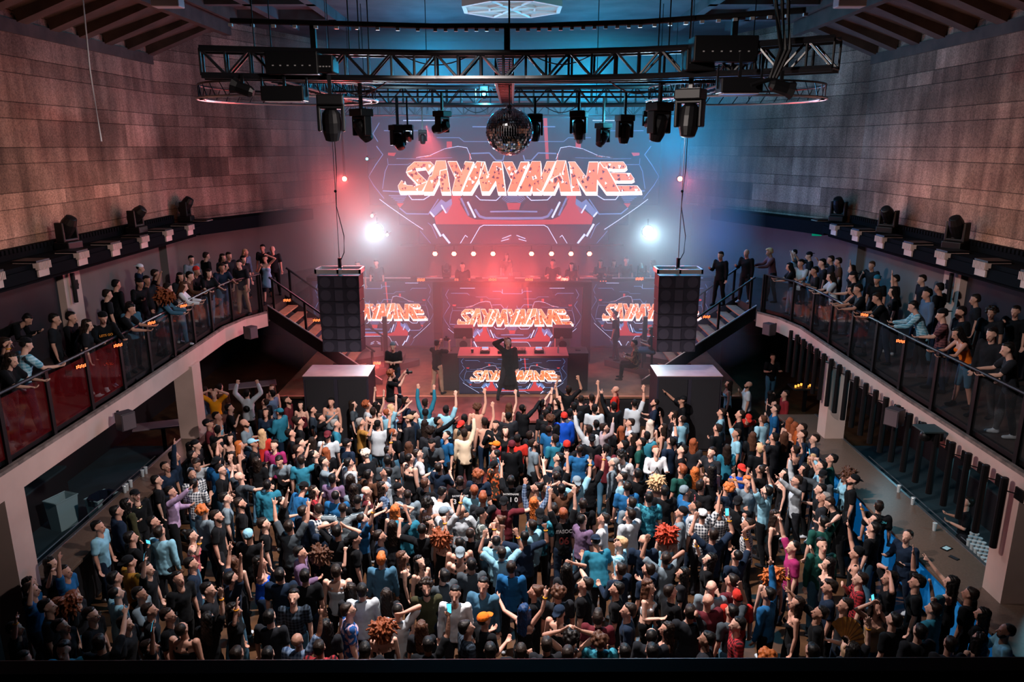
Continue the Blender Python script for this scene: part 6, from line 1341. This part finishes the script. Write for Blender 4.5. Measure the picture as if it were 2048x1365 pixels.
KEEP, REST = PEOPLE[:305], PEOPLE[305:]
_low = {}
def low(me):
    if me.name in _low: return _low[me.name]
    o = bpy.data.objects.new('tmp', me); SCRATCH.collection.objects.link(o); d = o.modifiers.new('d', 'DECIMATE'); d.ratio = .1 if len(me.polygons) > 3000 else .4
    dg = scratch_graph(); m = bpy.data.meshes.new_from_object(o.evaluated_get(dg)); bpy.data.objects.remove(o)
    m.calc_loop_triangles(); n = len(m.vertices); co = np.empty(n*3, 'f'); m.vertices.foreach_get('co', co); k = len(m.loop_triangles); tr = np.empty(k*3, 'i'); m.loop_triangles.foreach_get('vertices', tr)
    bpy.data.meshes.remove(m); _low[me.name] = (co.reshape(-1, 3), tr.reshape(-1, 3)); return _low[me.name]
def tinted_vertex(name, rough):
    m = bpy.data.materials.new(name); t = nt(m); N = t.nodes.new; L = t.links.new
    out = N('ShaderNodeOutputMaterial'); b = N('ShaderNodeBsdfPrincipled'); L(b.outputs[0], out.inputs[0]); b.inputs['Roughness'].default_value = rough; b.inputs['Specular IOR Level'].default_value = .12
    a = N('ShaderNodeAttribute'); a.attribute_name = 'dye'; L(a.outputs['Color'], b.inputs['Base Color']); return m
V, F, C = [], [], []; nv = 0
note_kids(None)
for p in REST:
    root = p['o']; W = Matrix.Translation(root.location) @ root.rotation_euler.to_matrix().to_4x4() @ Matrix.Scale(root.scale[0], 4)
    kids = list(KIDS.get(root.name, []))
    for o in [root]+kids:
        co, tr = low(o.data); M = np.array(W if o is root else W @ o.matrix_basis); c = co @ M[:3, :3].T+M[:3, 3]
        col = tuple(o.color[:3]); mm = o.data.materials[0]
        if mm.name.startswith('cloth_') and mm.name[6:] in PATT: q = PATT[mm.name[6:]]; col = tuple((q[1][i]+q[2][i])/2 for i in range(3))
        elif o.data.name == 'glasses' or mm not in (T_SKIN, T_CLOTH, T_HAIR): col = (.02, .02, .02)
        V.append(c); F.append(tr+nv); C.append(np.tile(np.array([*col, 1], 'f'), (len(co), 1))); nv += len(co)
    for o in kids+[root]: bpy.data.objects.remove(o)
    if p['held'] is not None:
        for o in KIDS.get(p['held'].name, []): bpy.data.objects.remove(o)
        bpy.data.objects.remove(p['held']); p['held'] = None
V, F, C = np.concatenate(V), np.concatenate(F), np.concatenate(C)
me = bpy.data.meshes.new('crowd'); me.vertices.add(len(V)); me.vertices.foreach_set('co', V.astype('f').ravel()); me.loops.add(len(F)*3); me.loops.foreach_set('vertex_index', F.astype('i').ravel())
me.polygons.add(len(F)); me.polygons.foreach_set('loop_start', np.arange(0, len(F)*3, 3, dtype='i')); me.update(calc_edges=True); me.polygons.foreach_set('use_smooth', [True]*len(F))
at_ = me.color_attributes.new('dye', 'FLOAT_COLOR', 'POINT'); at_.data.foreach_set('color', C.astype('f').ravel()); me.materials.append(tinted_vertex('crowd_clothes_and_skin', .7))
o = bpy.data.objects.new('crowd', me); COL.objects.link(o); tag(o, 'far part of the crowd: people by the stage, far balconies and gallery', 'crowd', kind='stuff')
bpy.data.scenes.remove(SCRATCH)
del V, F, C
for m in [m for m in bpy.data.meshes if m.users == 0]: bpy.data.meshes.remove(m)
_low.clear(); BODY.clear(); CLOTH.clear()
# landmarks for the labels
MARKS = [(427, 835, 'the yellow T-shirt'), (494, 840, 'the pale jacket with red emblem'), (548, 905, 'the magenta T-shirt'), (524, 880, 'the blonde in red'), (924, 855, 'the red cap'), (929, 890, 'the raised cream shirt'), (992, 893, 'the orange cap'), (1041, 885, 'the plain red T-shirt'),
 (1124, 845, 'the cobalt jacket and red beanie'), (1387, 835, 'the bent red shirt'), (1312, 925, 'the white top with triangle'), (920, 985, 'the first 310 shirt'), (1022, 985, 'the second 310 shirt'), (1127, 1060, 'the ASOC 06 shirt'), (990, 950, 'the orange floral shirt'), (342, 1005, 'the lilac shirt'),
 (260, 1140, 'the mustard T-shirt'), (966, 1245, 'the red-orange cap'), (690, 1245, 'the tropical shirt'), (860, 1190, 'the olive T-shirt'), (966, 1185, 'the denim jacket'), (1050, 1235, 'the blue haired dress'), (1303, 1185, 'the white crop top'), (1334, 1068, 'the red flying curls'), (1543, 1153, 'the big orange curls'),
 (1805, 1035, 'the DEFNATION shirt'), (1482, 950, 'the cobalt blue top'), (1389, 1014, 'the toy horns'), (809, 1040, 'the teal hoodie'), (400, 800, 'the far left column'), (50, 1080, 'the near left column'), (1645, 800, 'the far right column'), (2000, 1080, 'the near right column'), (670, 790, 'the left subwoofer stack'),
 (1380, 780, 'the right subwoofer stack'), (150, 1000, 'the grey bins'), (1652, 865, 'the rust T-shirt'), (1850, 1110, 'the right bar'), (1655, 1260, 'the golden hand fan'), (763, 1130, 'the orange-blond hair'), (535, 985, 'the teal jacket'), (1586, 1100, 'the lone magenta top'), (520, 1130, 'the cobalt tank top'), (150, 1200, 'the flying auburn hair'),
 (250, 540, 'the white cap on the balcony'), (52, 700, 'the light plaid shirt'), (197, 655, 'the LETS GO sweater'), (280, 575, 'the PAC-1 sweater'), (530, 530, 'the blue floral dress'), (318, 614, 'the flung auburn hair'), (478, 540, 'the khaki trousers'), (1493, 510, 'the bald man in black'), (1539, 512, 'the blond hair and maroon plaid'),
 (1826, 625, 'the light plaid shirt on the railing'), (1915, 680, 'the orange top and shorts'), (1754, 560, 'the teal cap'), (1983, 680, 'the dark jacket'), (1620, 1165, 'the wild ginger mass')][:-1]
HW = {'s': 'short dark hair', 'z': 'cropped hair', 'b': 'bald head', 'q': 'curly hair', 'Q': 'swept-up hair', 'l': 'long dark hair', 'u': 'hair in a bun', 'w': 'wild flying hair', 'W': 'flung hair', 'a': 'spiky flying hair', 'g': 'swept-up hair'}
def describe(p):
    d = 'person in %s %s' % (cname(p['col']), TOPW[p['ty']]) if p['ty'] != 'n' else 'bare-backed person'
    hk, hc = p['hk'], p['hc']
    if hk in 'cCk': h = '%s %s' % (cname(hc or 'black'), 'beanie' if hk == 'k' else ('cap' if hk == 'c' else 'backward cap'))
    else:
        h = HW[hk]
        if hc and hk != 'b': h = h.replace('dark', '').replace('  ', ' '); h = {'g': 'blond swept-up hair'}.get(hk, (hc+' '+h)) if hc != 'blonde' else 'blonde '+h
    a = p['arms']; f = p['fl']
    if 'ph' in f or 'phc' in f: g = 'holding up a phone'
    elif 'sit' in f: g = 'sitting'
    elif sum(c in 'uUPw' for c in a) == 2: g = 'both arms raised'
    elif any(c in 'uUPf' for c in a): g = 'one arm raised'
    elif 'h' in a: g = 'hand on head'
    elif 'r' in a: g = 'leaning on railing'
    elif 'lean' in f or 'lean2' in f: g = 'bending forward'
    elif 'x' in a: g = 'arms crossed'
    elif 'w' in a: g = 'fist up'
    elif 'o' in a: g = 'arm stretched out'
    elif p['face'] in ('F', 'FL', 'FR'): g = 'facing the camera'
    else: g = ''
    return d, h, g
used = {}
def rel(p, m):
    dx, dy = p['px']-m[0], (p['py']+15-m[1])*1.2; a = ''
    if abs(dy) > 14 and abs(dy) > .5*abs(dx): a = 'in front of' if dy > 0 else 'behind'
    b = ('right' if dx > 0 else 'left') if abs(dx) > 14 and abs(dx) > .5*abs(dy) else ''
    if a == 'in front of' and b: return 'front-%s of %s' % (b, m[2])
    if a == 'behind' and b: return 'behind and %s of %s' % (b, m[2])
    if a: return ('just ' if abs(dy) < 45 else '')+a+' '+m[2]
    return ('just ' if abs(dx) < 45 else '')+(b or 'right')+' of '+m[2]
SPECIAL = {'yellow.t': '', }
for p in KEEP:
    d, h, g = describe(p); o = p['o']; z = p['zone']
    pool = sorted([m for m in MARKS if (abs(p['px']-m[0])+abs(p['py']+10-m[1]) > 26) and ((m[1] > 740) == (z in ('floor', 'stage')) if z != 'stage' else True)], key=lambda m: (p['px']-m[0])**2+1.6*(p['py']-m[1])**2)
    own = [m for m in MARKS if abs(p['px']-m[0])+abs(p['py']+10-m[1]) <= 26]
    done = False
    for m in pool[:9]:
        for form in ([d, h, g], [d, g], [d, h]):
            base = ', '.join(x for x in form[:2] if x) if len(form) == 2 else ', '.join(x for x in form if x)
            lb = base+', '+rel(p, m)
            if len(lb.replace('-', '').split()) > 16: continue
            if lb not in used: done = True; break
        if done: break
    if 'bar' in p['fl']: lb = 'bartender in black T-shirt pouring a drink behind the right bar'
    if z == 'stage':
        lb = {875: 'person in black T-shirt and khaki trousers photographing on stage', 786: 'person in grey beanie with crossed arms at the left side of the stage', 783: 'crouching photographer in black at the left stage edge', 1230: 'tall person in black standing on the right stage steps', 1268: 'person with glasses and patterned shirt sitting on the right stage steps',
              1302: 'person with bare knees sitting high on the right stage steps', 1016: 'performer in a long black hooded robe, hand on head, on the stage apron'}.get(int(p['px']), lb)
    used[lb] = 1; tag(o, lb, 'person', {'floor': 'dance floor crowd', 'left': 'people on the left balcony', 'right': 'people on the right balcony'}.get(z))
    if p['held'] is not None: p['held']['label'] = ('%s held by the %s' % ('camera' if 'cam' in p['fl'] else 'phone', lb)) if len(lb.split()) < 13 else '%s held by the %s' % ('camera' if 'cam' in p['fl'] else 'phone', ' '.join(lb.replace('person in', '').split(',')[0].split())+', '+lb.split(', ')[-1])
# the folding fan held up in the crowd
c = atz(1690, 1285, 1.55); t = empty('hand_fan', c, radians(-15), label='large open golden folding hand fan held up near the bottom right', cat='fan'); t.rotation_euler = (radians(-20), radians(25), radians(10))
mb = MB(); n = 22
for i in range(n):
    a0, a1 = radians(-20+170*i/n), radians(-20+170*(i+1)/n); y = .008*(i % 2)
    mb.add([(.09*cos(a0), y, .09*sin(a0)), (.36*cos(a0), y*2, .36*sin(a0)), (.36*cos(a1), .016-y*2, .36*sin(a1)), (.09*cos(a1), .008-y, .09*sin(a1))], [(0, 1, 2, 3)])
mb.build('leaf', mat('fan_gold', (.55, .25, .05), .45, noise_amt=.4, nscale=12), t)
mb = MB()
for i in range(n+1): a = radians(-20+170*i/n); mb.tube((0, .01, 0), (.1*cos(a), .01, .1*sin(a)), .004, n=4)
mb.lathe([(.012, 0), (.012, .02)], (0, 0, 0), (0, 1, 0), n=8); mb.build('ribs', M_BLACK, t)
